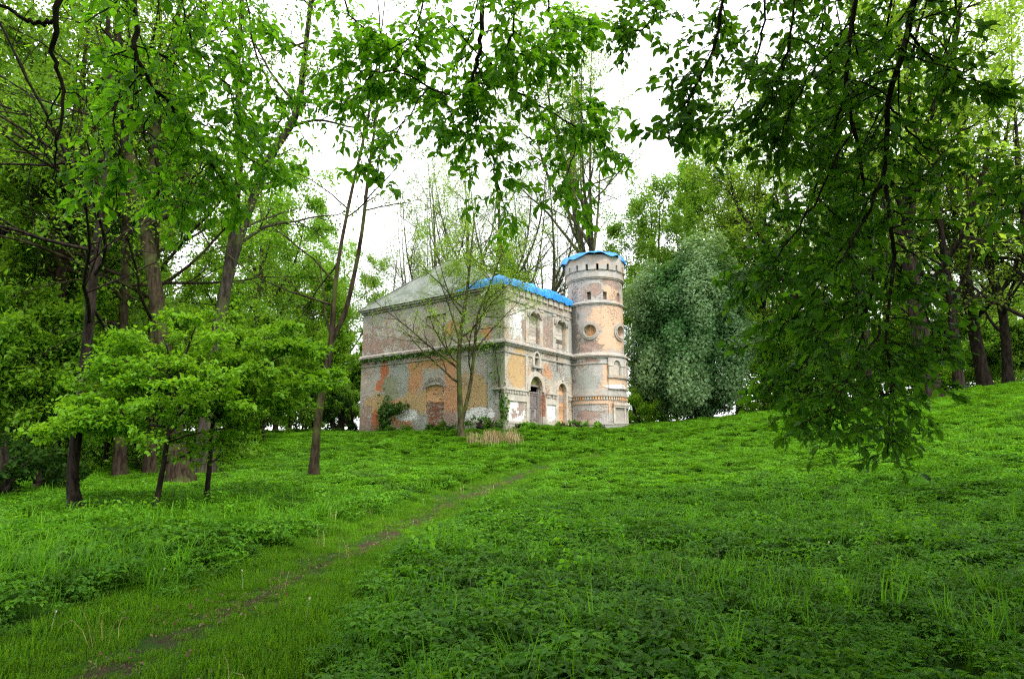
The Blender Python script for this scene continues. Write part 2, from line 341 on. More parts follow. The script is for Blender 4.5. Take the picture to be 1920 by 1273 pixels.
c = mixc(t, smooth_(t, n1, .35, .7), (.006, .17, .60), (.03, .32, .76)); c = mixc(t, math_(t, 'MULTIPLY', smooth_(t, n2, .55, .75), .45), c, (.22, .42, .66)); finish(t, c, .42, math_(t, 'ADD', n1, math_(t, 'MULTIPLY', n2, .4)), .7, .12, .5); M['tarp'] = m  # fading, and the shade of creases, put into the colour by noise
m, t = mat('roof_sheet'); tc = N(t, 'ShaderNodeTexCoord'); n1 = noise(t, tc.outputs['Object'], 1.2, 6, .6); n2 = noise(t, tc.outputs['Object'], 7, 5, .7)
c = mixc(t, smooth_(t, n1, .35, .65), (.11, .13, .11), (.20, .22, .205)); c = mixc(t, math_(t, 'MULTIPLY', smooth_(t, n2, .4, .65), .6), c, (.09, .10, .055)); finish(t, c, .7, n2, .5, .04); M['roof'] = m

class MB:
    def __init__(s): s.v = []; s.f = []; s.uv = []
    def quad(s, p, uv):
        i = len(s.v); s.v += [tuple(q) for q in p]; s.uv += list(uv); s.f.append(tuple(range(i, i + len(p))))
    def block(s, mp, a, b, z0, z1, d0, d1, ds=9., ou=0., taper=0.):
        n = max(1, int(math.ceil((b - a) / ds))); ss = np.linspace(a, b, n + 1)
        for p, q in zip(ss[:-1], ss[1:]):
            s.quad([mp(p, z0, d1), mp(q, z0, d1), mp(q, z1, d1 + taper), mp(p, z1, d1 + taper)], [(ou+p, z0), (ou+q, z0), (ou+q, z1), (ou+p, z1)])
            s.quad([mp(p, z1, d0), mp(p, z1, d1 + taper), mp(q, z1, d1 + taper), mp(q, z1, d0)], [(ou+p, z1+.3), (ou+p, z1), (ou+q, z1), (ou+q, z1+.3)])
            s.quad([mp(p, z0, d0), mp(q, z0, d0), mp(q, z0, d1), mp(p, z0, d1)], [(ou+p, z0-.3), (ou+q, z0-.3), (ou+q, z0), (ou+p, z0)])
        for p in (a, b):
            s.quad([mp(p, z0, d0), mp(p, z0, d1), mp(p, z1, d1 + taper), mp(p, z1, d0)], [(ou+p+d0, z0), (ou+p+d1, z0), (ou+p+d1, z1), (ou+p+d0, z1)])
        return s
    def wall(s, mp, s0, s1, z0, z1, ops=(), depth=.3, ds=99., ou=0., d=0.):
        br = {s0, s1}
        for o in ops:
            n = o.get('n', 1); br |= set(np.linspace(o['a'], o['b'], n + 1))
        b = sorted(br); c = []
        for p, q in zip(b[:-1], b[1:]):
            n = max(1, int(math.ceil((q - p) / ds))); c += list(np.linspace(p, q, n + 1)[:-1])
        c.append(b[-1])
        for p, q in zip(c[:-1], c[1:]):
            mid = (p + q) / 2; lo = [(z0, z0)]
            hs = sorted([o for o in ops if o['a'] < mid < o['b']], key=lambda o: o['lo'](mid))
            cuts = [(z0, z0)]
            for o in hs: cuts += [(o['lo'](p), o['lo'](q)), (o['hi'](p), o['hi'](q))]
            cuts.append((z1, z1))
            for k in range(0, len(cuts), 2):
                (a0, a1), (b0, b1) = cuts[k], cuts[k + 1]
                if max(b0 - a0, b1 - a1) < 1e-4: continue
                s.quad([mp(p, a0, d), mp(q, a1, d), mp(q, b1, d), mp(p, b0, d)], [(ou+p, a0), (ou+q, a1), (ou+q, b1), (ou+p, b0)])
            for (a0, a1) in cuts[1:-1]:
                s.quad([mp(p, a0, d), mp(q, a1, d), mp(q, a1, d - depth), mp(p, a0, d - depth)], [(ou+p, a0), (ou+q, a1), (ou+q, a1+depth), (ou+p, a0+depth)])
        for o in ops:
            for e in (o['a'], o['b']):
                lo, hi = o['lo'](e), o['hi'](e)
                if hi - lo > 1e-3:
                    s.quad([mp(e, lo, d), mp(e, hi, d), mp(e, hi, d - depth), mp(e, lo, d - depth)], [(ou+e, lo), (ou+e, hi), (ou+e+depth, hi), (ou+e+depth, lo)])
        return s
    def arch(s, mp, cx, zs, r0, r1, rise, d0, d1, n=14, ou=0., a0=0., a1=math.pi):
        """archivolt: ring from inner radius r0 to outer r1, height scaled by rise"""
        an = np.linspace(a0, a1, n + 1)
        P = lambda a, r, d: mp(cx + r * math.cos(a), zs + r * rise * math.sin(a), d)
        for p, q in zip(an[:-1], an[1:]):
            uvq = [(ou + cx + r * math.cos(a), zs + r * math.sin(a)) for a, r in ((p, r0), (q, r0), (q, r1), (p, r1))]
            s.quad([P(p, r0, d1), P(q, r0, d1), P(q, r1, d1), P(p, r1, d1)], uvq)
            s.quad([P(p, r1, d0), P(p, r1, d1), P(q, r1, d1), P(q, r1, d0)], uvq)
            s.quad([P(p, r0, d0), P(p, r0, d1), P(q, r0, d1), P(q, r0, d0)], uvq)
        return s
    def build(s, name, m, parent=None, smooth=False):
        F4 = np.array([f for f in s.f if len(f) == 4], np.int32).reshape(-1, 4); F3 = np.array([f for f in s.f if len(f) == 3], np.int32).reshape(-1, 3)
        return link(name, mesh_np(name, np.array(s.v), [F4, F3], M[m] if isinstance(m, str) else m, uv=np.array(s.uv), smooth=smooth), parent)
TR = 1.95; TX, TY = 9.45, -1.0
def mr(s, z, d): return (s, -d, z)
def ml(s, z, d): return (-d, s, z)
def mt(s, z, d):
    a = s / TR; r = TR + d; return (TX + r * math.sin(a), TY - r * math.cos(a), z)
def ph(deg): return R(deg) * TR
def rect(a, b, lo, hi): return dict(a=a, b=b, lo=lambda s: lo, hi=lambda s: hi, n=1)
def arched(a, b, lo, zs, rise=None, n=12):
    c, r = (a + b) / 2, (b - a) / 2; rise = r if rise is None else rise
    return dict(a=a, b=b, n=n, lo=lambda s: lo, hi=lambda s: zs + rise * math.sqrt(max(0, 1 - ((s - c) / r) ** 2)))
def circ(c, z, r, n=14):
    return dict(a=c - r, b=c + r, n=n, lo=lambda s: z - math.sqrt(max(0, r * r - (s - c) ** 2)), hi=lambda s: z + math.sqrt(max(0, r * r - (s - c) ** 2)))

house = empty('ruined_castle', HC, R(90) - TH, label='derelict two-storey stucco castle with round tower and peeling orange plaster', cat='building')
WX, WY, ZE = 11.0, 12.95, 8.8
# --- left wall
b = MB(); b.wall(ml, 0, WY, -.8, ZE, [rect(4.84, 6.7, 5.45, 7.6), dict(a=4.88, b=6.55, n=10, lo=lambda s: .2, hi=lambda s: 2.75 + .22 * math.sqrt(max(0, 1 - ((s - 5.715) / .84) ** 2)))], .22, ou=LU)
wl = b.build('wall', 'wall_left', house); wl['label'] = 'left wall with orange plaster patches and bricked-up opening'
b = MB(); b.block(ml, 4.8, 6.74, 5.4, 7.65, -.4, -.17, ou=LU); b.build('blind_window', 'wall_left', house)
bw = MB()
for k in range(7):
    u = 4.86 + k * .262; bw = MB(); bw.block(ml, u, u + .245, 5.46, 7.55 - .05 * (k % 3), -.168, -.12 - .012 * (k % 2), ou=LU); bw.build('plank', 'board_grey', house)
# bricked-up opening: every brick
rng = np.random.default_rng(3)
bk = MB().block(ml, 4.86, 6.57, .1, 2.98, -.5, -.16, ou=LU).build('brick_infill', 'mortar', house)
bmesh_cache = []
for k in range(4):
    q = MB(); j = rng.uniform(-.006, .006, 4); w = .125 + j[0]
    q.block(ml, -w, w, -.034 + j[1], .034 + j[1], -.06, .0 + j[2]); me = mesh_np('brick', np.array(q.v), [np.array(q.f)], M['brick' if k < 3 else 'brick_pale'], uv=np.array(q.uv)); bmesh_cache.append(me)
for r_ in range(30):
    z = .24 + r_ * .086
    for k in range(7):
        u = 4.88 + .14 + k * .27 + (0 if r_ % 2 else -.135)
        if u < 4.98 or u > 6.45 or rng.random() < .07 or z > 2.66 + .2 * math.sqrt(max(0, 1 - ((u - 5.715) / .84) ** 2)): continue
        if r_ > 18 and rng.random() < .35: continue
        ob = link('brick', bmesh_cache[rng.integers(3) if z < 1.9 else rng.integers(2, 4)], bk); ob.location = (.15 + rng.uniform(-.02, .012) * 1.5, u, z); ob.rotation_euler = (rng.normal() * .02, 0, 0)
b = MB(); b.wall(ml, 4.9, 6.53, 1.85, 2.95, (), ou=LU, d=-.135); 
b.build('render_remains', 'board_orange', bk)
ar = MB()
an = np.linspace(.28, math.pi - .28, 20)
for a, a2 in zip(an[:-1], an[1:]):
    am = (a + a2) / 2; w = (a2 - a) * .44; q = MB(); q.arch(ml, 5.7, 2.52, .86, 1.12, .86, -.05, .03 + rng.uniform(-.01, .012), 1, LU, am - w, am + w)
    q.build('brick', 'brick_pale', wl)
# --- right wall
ops = [arched(2.55, 3.65, 5.5, 7.25, .2), arched(5.67, 6.86, 5.38, 7.2, .22), arched(3.1, 3.54, 4.1, 4.72),
       arched(2.5, 3.86, -.1, 2.62, .8), arched(5.85, 6.85, .38, 2.72)]
b = MB(); b.wall(mr, 0, 9.6, -.8, ZE + .05, ops, .32); wr = b.build('wall', 'wall_right', house); wr['label'] = 'right wall with door, niche and blind windows'
b = MB(); b.quad([(WX, -1, -.8), (WX, WY, -.8), (WX, WY, ZE), (WX, -1, ZE)], [(0, 0), (13, 0), (13, 8.8), (0, 8.8)]); b.quad([(0, WY, -.8), (WX, WY, -.8), (WX, WY, ZE), (0, WY, ZE)], [(20, 0), (31, 0), (31, 8.8), (20, 8.8)])
b.quad([(9.6, 0, -.8), (WX, 0, -.8), (WX, 0, ZE), (9.6, 0, ZE)], [(9.6, 0), (11, 0), (11, 8.8), (9.6, 8.8)])
b.build('wall', 'wall_left', house)
b = MB(); b.quad([(.4, .9, 8), (10.6, .9, 8), (10.6, .9, -.5), (.4, .9, -.5)], [(0, 0)] * 4); b.build('dark_backing', 'black', house)  # near-black sheet behind the openings; the interior's shade is put into its colour
# --- bands, cornices
b = MB()
b.block(ml, -.1, WY + .1, 5.05, 5.17, -.05, .10, ou=LU).block(ml, -.16, WY + .12, 5.17, 5.27, -.05, .2, ou=LU).block(ml, -.12, WY + .1, 5.27, 5.45, -.05, .2, ou=LU, taper=-.15).block(ml, -.05, WY, 4.62, 4.70, -.05, .05, ou=LU)
b.block(mr, -.1, 7.8, 5.05, 5.17, -.05, .098).block(mr, -.16, 7.78, 5.17, 5.27, -.05, .198).block(mr, -.12, 7.78, 5.27, 5.42, -.05, .198, taper=-.14).block(mr, -.05, 7.75, 4.60, 4.69, -.05, .06)
b.build('string_course', 'trim', house)
b = MB(); b.block(ml, -.12, WY + .1, 8.45, 8.6, -.05, .1, ou=LU).block(ml, -.2, WY + .15, 8.6, 8.72, -.05, .22, ou=LU); b.block(mr, -.1, 7.8, 7.88, 7.96, -.05, .07)
b.block(mr, -.12, 7.85, 8.78, 8.93, -.35, .17); b.build('cornice', 'trim', house)
u = .12
while u < 7.6:
    q = MB(); q.block(mr, u, u + .5, 8.38 + rng.uniform(-.02, .02), 8.779, -.04, .115); q.build('cornice_block', 'trim_light', house); u += .66
# --- dentils
dm = None
for a, e in ((.02, 2.28), (4.42, 5.68), (7.05, 7.75)):
    b = MB(); b.block(mr, a, e, 2.36, 2.46, -.04, .15).block(mr, a, e, 2.05, 2.12, -.04, .04); b.build('dentil_cornice', 'trim_light', house)
    u = a + .04
    while u < e - .08:
        if rng.random() > .04:
            q = MB(); q.block(mr, u, u + .09, 2.15, 2.358, -.02, .105); q.build('dentil', 'trim_light', house)
        u += .165
b = MB(); b.block(ml, .0, .9, 2.36, 2.46, -.04, .15, ou=LU).block(ml, .02, 3.0, .38, .46, -.04, .09, ou=LU).block(ml, .02, 3.0, -.3, .38, -.04, .06, ou=LU); b.build('plinth', 'trim', house)
b = MB(); b.block(ml, .85, 1.25, .46, 5.05, -.04, .05, ou=LU).block(ml, 0.02, .3, 5.45, 8.45, -.04, .04, ou=LU); b.build('pilaster', 'wall_left', house)
b = MB(); b.block(mr, .02, 1.1, 7.96, 8.38, -.04, .06).block(mr, 2.08, 2.34, 2.46, 4.6, -.04, .07); b.build('pilaster', 'trim_light', house)
# --- plinth and panel frames, right wall
b = MB()
for a, e in ((0.02, 2.42), (3.98, 5.72), (7.0, 7.75)): b.block(mr, a, e, -.3, .36, -.04, .08).block(mr, a, e, .36, .44, -.04, .11)
b.build('plinth', 'trim_light', house)
for a, e, c0, c1 in ((.03, 2.4, .34, 2.2), (4.36, 5.7, 4.5, 5.52)):
    b = MB(); b.block(mr, a, c0, .44, 2.05, -.04, .05).block(mr, c1, e, .44, 2.05, -.04, .05).block(mr, c0, c1, 1.78, 2.05, -.04, .052).block(mr, c0, c1, .44, .52, -.04, .052)
    b.block(mr, c0 - .03, c1 + .03, 1.72, 1.78, -.04, .075); b.build('panel_frame', 'trim_light', house)
# --- upper windows
for (a, e, zs, z0, top, bar) in ((2.55, 3.65, 7.25, 5.5, .2, 0), (5.67, 6.86, 7.2, 5.38, .22, 1)):
    wn = MB().block(mr, a - .05, e + .05, z0 - .1, zs + .4, -.5, -.26).build('window', 'board_dark', house)
    n = 7; hs = (zs + top - z0) / n
    for k in range(n):
        zz = z0 + k * hs; q = MB(); q.block(mr, a + .02, e - .02, zz + .008, zz + hs - .008 - (.05 if k == n - 1 else 0), -.258, -.22 + rng.uniform(-.012, .012))
        q.build('plank', 'board_dark' if (bar and k == 2) else 'board', wn)
    q = MB(); q.block(mr, a - .12, e + .12, z0 - .13, z0, -.1, .13); q.build('sill', 'trim', wn)
    q = MB()
    for s0, s1 in ((a - .42, a - .08), (e + .08, e + .42)): q.block(mr, s0, s1, 5.45, 7.7, -.04, .06).block(mr, s0 - .03, s1 + .03, 7.7, 7.82, -.04, .11)
    q.build('surround', 'trim_light', wn)
    q = MB(); q.block(mr, a - .3, a - .06, 7.2, 7.5, -.04, .15).block(mr, e + .06, e + .3, 7.2, 7.5, -.04, .15).arch(mr, (a + e) / 2, zs - .02, .57, .8, .62, -.04, .15, 10); q.block(mr, (a + e) / 2 - .1, (a + e) / 2 + .1, zs + .2, zs + .62, -.04, .2, taper=.04)
    q.build('hood', 'trim', wn)
# --- niche
ni = MB().block(mr, 3.05, 3.6, 4.0, 5.0, -.5, -.3).build('niche', 'brick', house)
q = MB(); q.block(mr, 2.84, 3.06, 4.08, 4.7, -.04, .09).block(mr, 3.58, 3.8, 4.08, 4.7, -.04, .09).arch(mr, 3.32, 4.7, .23, .34, 1, -.04, .09, 10); q.build('surround', 'trim_light', ni)
q = MB(); q.block(mr, 2.78, 3.9, 3.93, 4.07, -.04, .22).block(mr, 2.95, 3.12, 3.7, 3.93, -.04, .12).block(mr, 3.5, 3.67, 3.7, 3.93, -.04, .12); q.build('shelf', 'trim', ni)
# --- door
fr = MB(); fr.block(mr, 2.5, 2.57, -.1, 2.62, -.32, -.16).block(mr, 3.79, 3.86, -.1, 2.62, -.32, -.16).block(mr, 2.57, 3.79, 2.78, 2.88, -.32, -.15).block(mr, 2.57, 3.79, 2.36, 2.44, -.32, -.17)
dr = fr.build('door_frame', 'wood', house)
for a, e in ((2.58, 3.175), (3.185, 3.78)):
    lf = MB(); w = .1
    zz = [(0.0, .14), (.66, .78), (1.42, 1.54), (2.22, 2.36)]
    lf.block(mr, a, a + w, 0, 2.36, -.28, -.21).block(mr, e - w, e, 0, 2.36, -.28, -.21)
    for z0, z1 in zz: lf.block(mr, a + w, e - w, z0, z1, -.278, -.212)
    lf = lf.build('door_leaf', 'wood', house)
    for (p0, p1), (q0, q1) in zip(zz[:-1], zz[1:]):
        q = MB(); q.block(mr, a + w + .001, e - w - .001, p1 + .001, q0 - .001, -.29, -.255).block(mr, a + w + .05, e - w - .05, p1 + .06, q0 - .06, -.26, -.235); q.build('door_panel', 'wood', lf)
    if a > 3: q = MB(); q.block(mr, 3.2, 3.25, 1.1, 1.32, -.215, -.2).block(mr, 3.21, 3.33, 1.24, 1.27, -.2, -.15); q.build('handle', 'iron', lf)
q = MB(); q.wall(mr, 2.52, 3.84, 2.88, 3.44, [], d=-.2)
q = MB(); c, r_ = 3.18, .68
for k in range(12):
    s0, s1 = c - r_ + k * r_ / 6, c - r_ + (k + 1) * r_ / 6
    h0, h1 = [2.62 + .8 * math.sqrt(max(0, 1 - ((s - c) / r_) ** 2)) for s in (s0, s1)]
    h0, h1 = max(h0, 2.88), max(h1, 2.88)
    q.quad([mr(s0, 2.88, -.2), mr(s1, 2.88, -.2), mr(s1, h1 - .0, -.2), mr(s0, h0, -.2)], [(60 + s0, 2.88), (60 + s1, 2.88), (60 + s1, h1), (60 + s0, h0)])
M['moss'] = simple('mossy_plaster', (.10, .11, .03), (.24, .22, .09), 8, .95, .8, .05); q.build('tympanum', 'moss', house)
q = MB(); q.arch(mr, 3.18, 2.6, .70, .98, 1.15, -.04, .13, 16).block(mr, 2.2, 2.48, 2.46, 2.6, -.04, .14).block(mr, 3.88, 4.16, 2.46, 2.6, -.04, .14); q.build('door_arch', 'trim_light', house)
q = MB(); q.block(mr, 3.89, 4.3, -.2, .9, -.04, .12).block(mr, 2.4, 2.5, -.2, 2.46, -.04, .06); q.build('jamb_stone', 'trim', house)
for k in range(16):
    for j in range(2):
        q = MB(); u0 = 3.9 + (0 if k % 2 else -.0) + j * .2; q.block(mr, u0 + .005, u0 + (.19 if j == 0 else .17 - .06 * (k % 2)), .91 + k * .088, .98 + k * .088, -.03, .07 + rng.uniform(-.02, .02)); q.build('brick', 'brick', wr)
q = MB(); q.block(mr, 2.5, 3.9, -.4, -.02, -.3, .25); q.build('threshold', 'trim', house)
# --- arched blind window
bwn = MB().block(mr, 5.8, 6.9, .3, 3.3, -.5, -.27).build('blind_window', 'board_orange', house)
for k in range(11):
    z = .4 + k * .258
    h = min(z + .25, 3.2); half = .49 if z < 2.7 else .49 * math.sqrt(max(.05, 1 - ((h - 2.72) / .5) ** 2))
    q = MB(); q.block(mr, 6.35 - half, 6.35 + half, z, h, -.268, -.235 + rng.uniform(-.01, .01)); q.build('plank', 'board_grey' if k in (6, 7) else 'board_orange', bwn)
q = MB(); q.arch(mr, 6.35, 2.72, .505, .72, 1, -.04, .08, 16).block(mr, 5.63, 5.845, .44, 2.72, -.04, .06).block(mr, 6.855, 7.05, .44, 2.72, -.04, .06).block(mr, 6.25, 6.45, 3.4, 3.75, -.04, .14); q.build('surround', 'trim_light', bwn)
q = MB(); q.block(mr, 5.75, 5.80, 4.0, 5.05, .0, .05).block(mr, 5.75, 5.80, 5.45, 6.1, .1, .13).block(mr, 5.8, 6.6, 4.52, 4.56, .0, .05); q.build('conduit', 'iron', house)

# --- tower
DS = .17
b = MB()
tops = [rect(ph(-78), ph(-69.5), 9.05, 9.6), rect(ph(-45), ph(-36.5), 9.05, 9.6), rect(ph(-9), ph(-.5), 9.08, 9.63), circ(ph(-73), 6.84, .42), circ(ph(-4), 6.87, .42), circ(ph(65), 6.87, .42), circ(ph(-142), 6.87, .42)]
b.wall(mt, ph(-180), ph(180), 5.0, 10.8, tops, .35, DS, TU)
b.wall(mt, ph(-180), ph(180), -.8, 5.0, (), .3, DS, TU, d=.06)
tw = b.build('tower', 'wall_tower', house, smooth=False); tw['label'] = 'round tower at the right end with two round windows'
b = MB(); b.wall(mt, ph(-180), ph(180), 5.0, 10.8, (), .3, DS, TU, d=-.36); b.build('tower_lining', 'board_grey', house)
def ring(z0, z1, d0, d1, a=-180, e=180, taper=0, m='trim', name='string_course'):
    return MB().block(mt, ph(a), ph(e), z0, z1, d0, d1, DS, TU, taper)
b = MB()
for z0, z1, d1, tp in ((8.70, 8.78, .06, 0), (8.78, 8.86, .12, 0), (8.86, 8.95, .12, -.08), (4.97, 5.08, .14, 0), (5.08, 5.18, .24, 0), (5.18, 5.36, .24, -.2), (4.56, 4.66, .11, 0), (2.36, 2.46, .20, 0), (2.46, 2.84, .12, -.04), (2.05, 2.12, .10, 0), (.45, .55, .14, 0), (-.6, .45, .11, 0), (10.52, 10.62, .07, 0), (10.62, 10.72, .13, 0)):
    b.block(mt, ph(-180), ph(180), z0, z1, -.05, d1, DS, TU, tp)
b.build('string_course', 'trim', tw)
b = MB(); b.block(mt, ph(-180), ph(180), 10.72, 11.1, -.05, .10, DS, TU); b.build('crown_frieze', 'trim_tower', tw)
b = MB(); b.block(mt, ph(-180), ph(180), 11.55, 12.22, -.15, .2, DS, TU); b.build('crown_parapet', 'trim_tower', tw)
for k in range(18):
    a = -175.6 + 20 * k + 2.3
    b = MB(); b.block(mt, ph(a), ph(a + 15.4), 11.16, 11.55, -.05, .2, DS, TU); b.block(mt, ph(a + .6), ph(a + 14.8), 11.1, 11.16, -.05, .14, DS, TU); b.build('crown_block', 'trim_tower', tw)
b = MB(); b.quad([mt(ph(k * 90), 12.2, -.2) for k in range(4)], [(0, 0)] * 4); b.build('tower_deck', 'black', tw)
for k in range(72):
    a = -180 + 5 * k
    if rng.random() < .04: continue
    b = MB(); b.block(mt, ph(a), ph(a + 3.1), 2.14, 2.358, -.0, .155); b.build('dentil', 'trim_light' if rng.random() < .5 else 'board_orange', tw)
for pc in (-73, -4, 65, -142):
    q = MB(); q.arch(mt, ph(pc), 6.855, .42, .62, 1, -.03, .09, 28, TU, 0, 2 * math.pi).arch(mt, ph(pc), 6.855, .42, .50, 1, .08, .13, 28, TU, 0, 2 * math.pi); rw = q.build('round_window', 'trim', tw)
    for k in range(5):
        s = ph(pc) - .42 + k * .168; q = MB(); q.block(mt, s + .006, s + .162, 6.4, 7.3, -.31, -.27 + rng.uniform(-.01, .01), 1); q.build('plank', 'board_orange' if pc == -73 else 'board', tw)
for a0, a1 in ((-78, -69.5), (-45, -36.5), (-9, -.5)):
    q = MB(); q.block(mt, ph(a0), ph(a1), 9.05, 9.55, -.3, -.24, 1, TU); q.build('slit_window', 'board_dark' if a0 != -9 else 'brick', tw)
# bay with two little arches, and the opening under the lintel
A0, A1 = ph(-39.5), ph(33)
q = MB(); q.block(mt, A0 - .03, A1 + .03, 3.61, 3.78, -.02, .26, DS, TU); q.build('sill', 'trim', tw)
q = MB(); q.block(mt, A0, A1, 2.92, 3.61, -.02, .15, DS, TU).block(mt, A0, A1, 2.86, 2.95, -.02, .2, DS, TU); q.build('bay_panel', 'wall_tower', tw)
q = MB(); o1, o2 = arched(ph(-29), ph(-13.5), 3.78, 4.55, .27), arched(ph(7), ph(22.5), 3.78, 4.55, .27)
q.wall(mt, A0, A1, 3.78, 4.97, [o1, o2], .2, DS, TU, d=.17); bay = q.build('arcade', 'wall_tower', tw)
q = MB()
for c0, c1 in ((-39, -31), (-11.5, -4.5), (-1.5, 5.5), (24, 32)):
    q.block(mt, ph(c0), ph(c1), 3.78, 4.42, -.02, .23, DS, TU).block(mt, ph(c0) - .04, ph(c1) + .04, 4.42, 4.54, -.02, .27, DS, TU).block(mt, ph(c0) - .03, ph(c1) + .03, 3.78, 3.86, -.02, .26, DS, TU)
q.build('colonnette', 'trim_light', tw)
for a0, a1 in ((-29, -13.5), (7, 22.5)):
    q = MB(); q.arch(mt, (ph(a0) + ph(a1)) / 2, 4.55, (ph(a1) - ph(a0)) / 2, (ph(a1) - ph(a0)) / 2 + .09, 1, .1, .22, 10, TU); q.build('little_arch', 'trim_light', tw)
    for k in range(3):
        w = (ph(a1) - ph(a0)) / 3; s = ph(a0) + k * w; q = MB(); q.block(mt, s + .004, s + w - .004, 3.78, 4.85, .066, .085, 1); q.build('plank', 'board', tw)
q = MB(); q.block(mt, ph(-30.5), ph(38), 1.62, 1.76, -.02, .2, DS, TU).block(mt, ph(-31.5), ph(39), 1.76, 1.93, -.02, .25, DS, TU); q.build('lintel', 'trim_light', tw)
q = MB(); q.block(mt, ph(-28.5), ph(36), .62, 1.62, .0, .0605, DS, TU); q.build('recess_shade_panel', 'mortar', tw)  # flush panel, its darker colour stands in for the shade of a recess
q = MB()
for c0, c1 in ((-31, -27), (-1.2, 4), (33, 38)): q.block(mt, ph(c0), ph(c1), .55, 1.62, -.02, .17, DS, TU)
q.block(mt, ph(-27), ph(33), .55, .66, -.02, .165, DS, TU); q.build('mullion', 'trim_light', tw)
q = MB(); q.block(mt, ph(-118), ph(-114), .62, 2.05, -.02, .1, DS, TU).block(mt, ph(-40), ph(-36), .55, 2.05, -.02, .1, DS, TU).block(mt, ph(-114), ph(-40), 1.84, 2.05, -.02, .102, DS, TU).block(mt, ph(-114), ph(-40), .55, .8, -.02, .102, DS, TU); q.build('panel_frame', 'wall_tower', tw)
# --- roof
rf = MB(); e = .3; ap = [(3.2, 7.4, 12.5), (8.2, 7.4, 12.4)]; c4 = [(-e, -.1, 8.74), (WX + e, -.1, 8.74), (WX + e, WY + e, 8.74), (-e, WY + e, 8.74)]
def plane(pts, n):
    a0, a1, b1, b0 = [np.array(p, float) for p in pts]
    for k in range(n):
        s0, s1 = k / n, (k + 1) / n
        rf.quad([a0 + (a1 - a0) * s0, a0 + (a1 - a0) * s1, b0 + (b1 - b0) * s1, b0 + (b1 - b0) * s0], [(0, 0)] * 4)
plane([c4[3], c4[0], ap[0], ap[0]], 1); plane([c4[0], c4[1], ap[1], ap[0]], 1); plane([c4[1], c4[2], ap[1], ap[1]], 1); plane([c4[2], c4[3], ap[0], ap[1]], 1)
roof = rf.build('roof', 'roof', house)
def seam(a, b_, w=.035):
    a, b_ = np.array(a, float), np.array(b_, float); return a, b_
sv_, sf_ = [], []
def bar(p, q, w=.05):
    p, q = np.array(p, float), np.array(q, float); d = nrm(q - p); s = nrm(np.cross(d, (0, 0, 1))) * w; u = np.array([0, 0, w * 1.2]); i = len(sv_)
    sv_.extend([p - s, p + u, p + s, q - s, q + u, q + s]); sf_.extend([(i, i+1, i+4, i+3), (i+1, i+2, i+5, i+4)])
for k in range(1, 20):
    y = -.1 + (WY + e + .1) * k / 20; tpk = 1 - abs(y - 7.4) / (7.5 if y < 7.4 else 5.85)
    bar((-e, y, 8.74), (-e + (3.2 + e) * tpk, y, 8.74 + 3.76 * tpk), .03)
for q_ in ((c4[0], ap[0]), (c4[3], ap[0]), (ap[0], ap[1])): bar(*q_, .07)
sm = link('roof_seam', mesh_np('roof_seam', sv_, [sf_], M['roof']), roof)
q = MB(); q.quad([(6.6, .4, 8.8), (8.4, .4, 8.8), (8.4, .4, 9.3), (6.6, .4, 9.45)], [(0, 0)] * 4); q.quad([(6.6, .4, 9.45), (8.4, .4, 9.3), (8.4, 2.6, 9.9), (6.6, 2.6, 9.9)], [(0, 0)] * 4); q.quad([(6.6, .4, 8.8), (6.6, .4, 9.45), (6.6, 2.6, 9.9), (6.6, 2.6, 8.9)], [(0, 0)] * 4); q.build('dormer', 'zinc', roof)
# rain pipe sticking out of the eave
def tube_mesh(name, pts, rad, sides, m, parent=None, tint=None):
    V_, F_ = tubes(np.array([pts], float), np.array([rad], float), sides); return link(name, mesh_np(name, V_, F_, m, smooth=True), parent)
def tubes(P, Rr, sides):
    """P (B,n,3), Rr (B,n)"""
    B, n, _ = P.shape; T = nrm(np.gradient(P, axis=1)); mt_ = nrm(T.mean(1))
    ref = np.where(np.abs(mt_[:, 2:3]) > .8, np.array([[1., 0, 0]]), np.array([[0, 0, 1.]]))[:, None, :]
    u = nrm(ref - (ref * T).sum(-1, keepdims=True) * T); v = np.cross(T, u)
    a = np.arange(sides) * 2 * np.pi / sides
    ringv = P[:, :, None, :] + Rr[:, :, None, None] * (u[:, :, None, :] * np.cos(a)[None, None, :, None] + v[:, :, None, :] * np.sin(a)[None, None, :, None])
    idx = np.arange(B * n * sides).reshape(B, n, sides); nx_ = np.roll(idx, -1, axis=2)
    F_ = np.stack([idx[:, :-1], nx_[:, :-1], nx_[:, 1:], idx[:, 1:]], -1).reshape(-1, 4)
    return ringv.reshape(-1, 3), [F_]
tube_mesh('rain_pipe', [(-.15, .85, 8.72), (-.3, 1.0, 8.6), (-.42, 1.5, 8.2)], [.06, .06, .06], 8, M['zinc'], house)

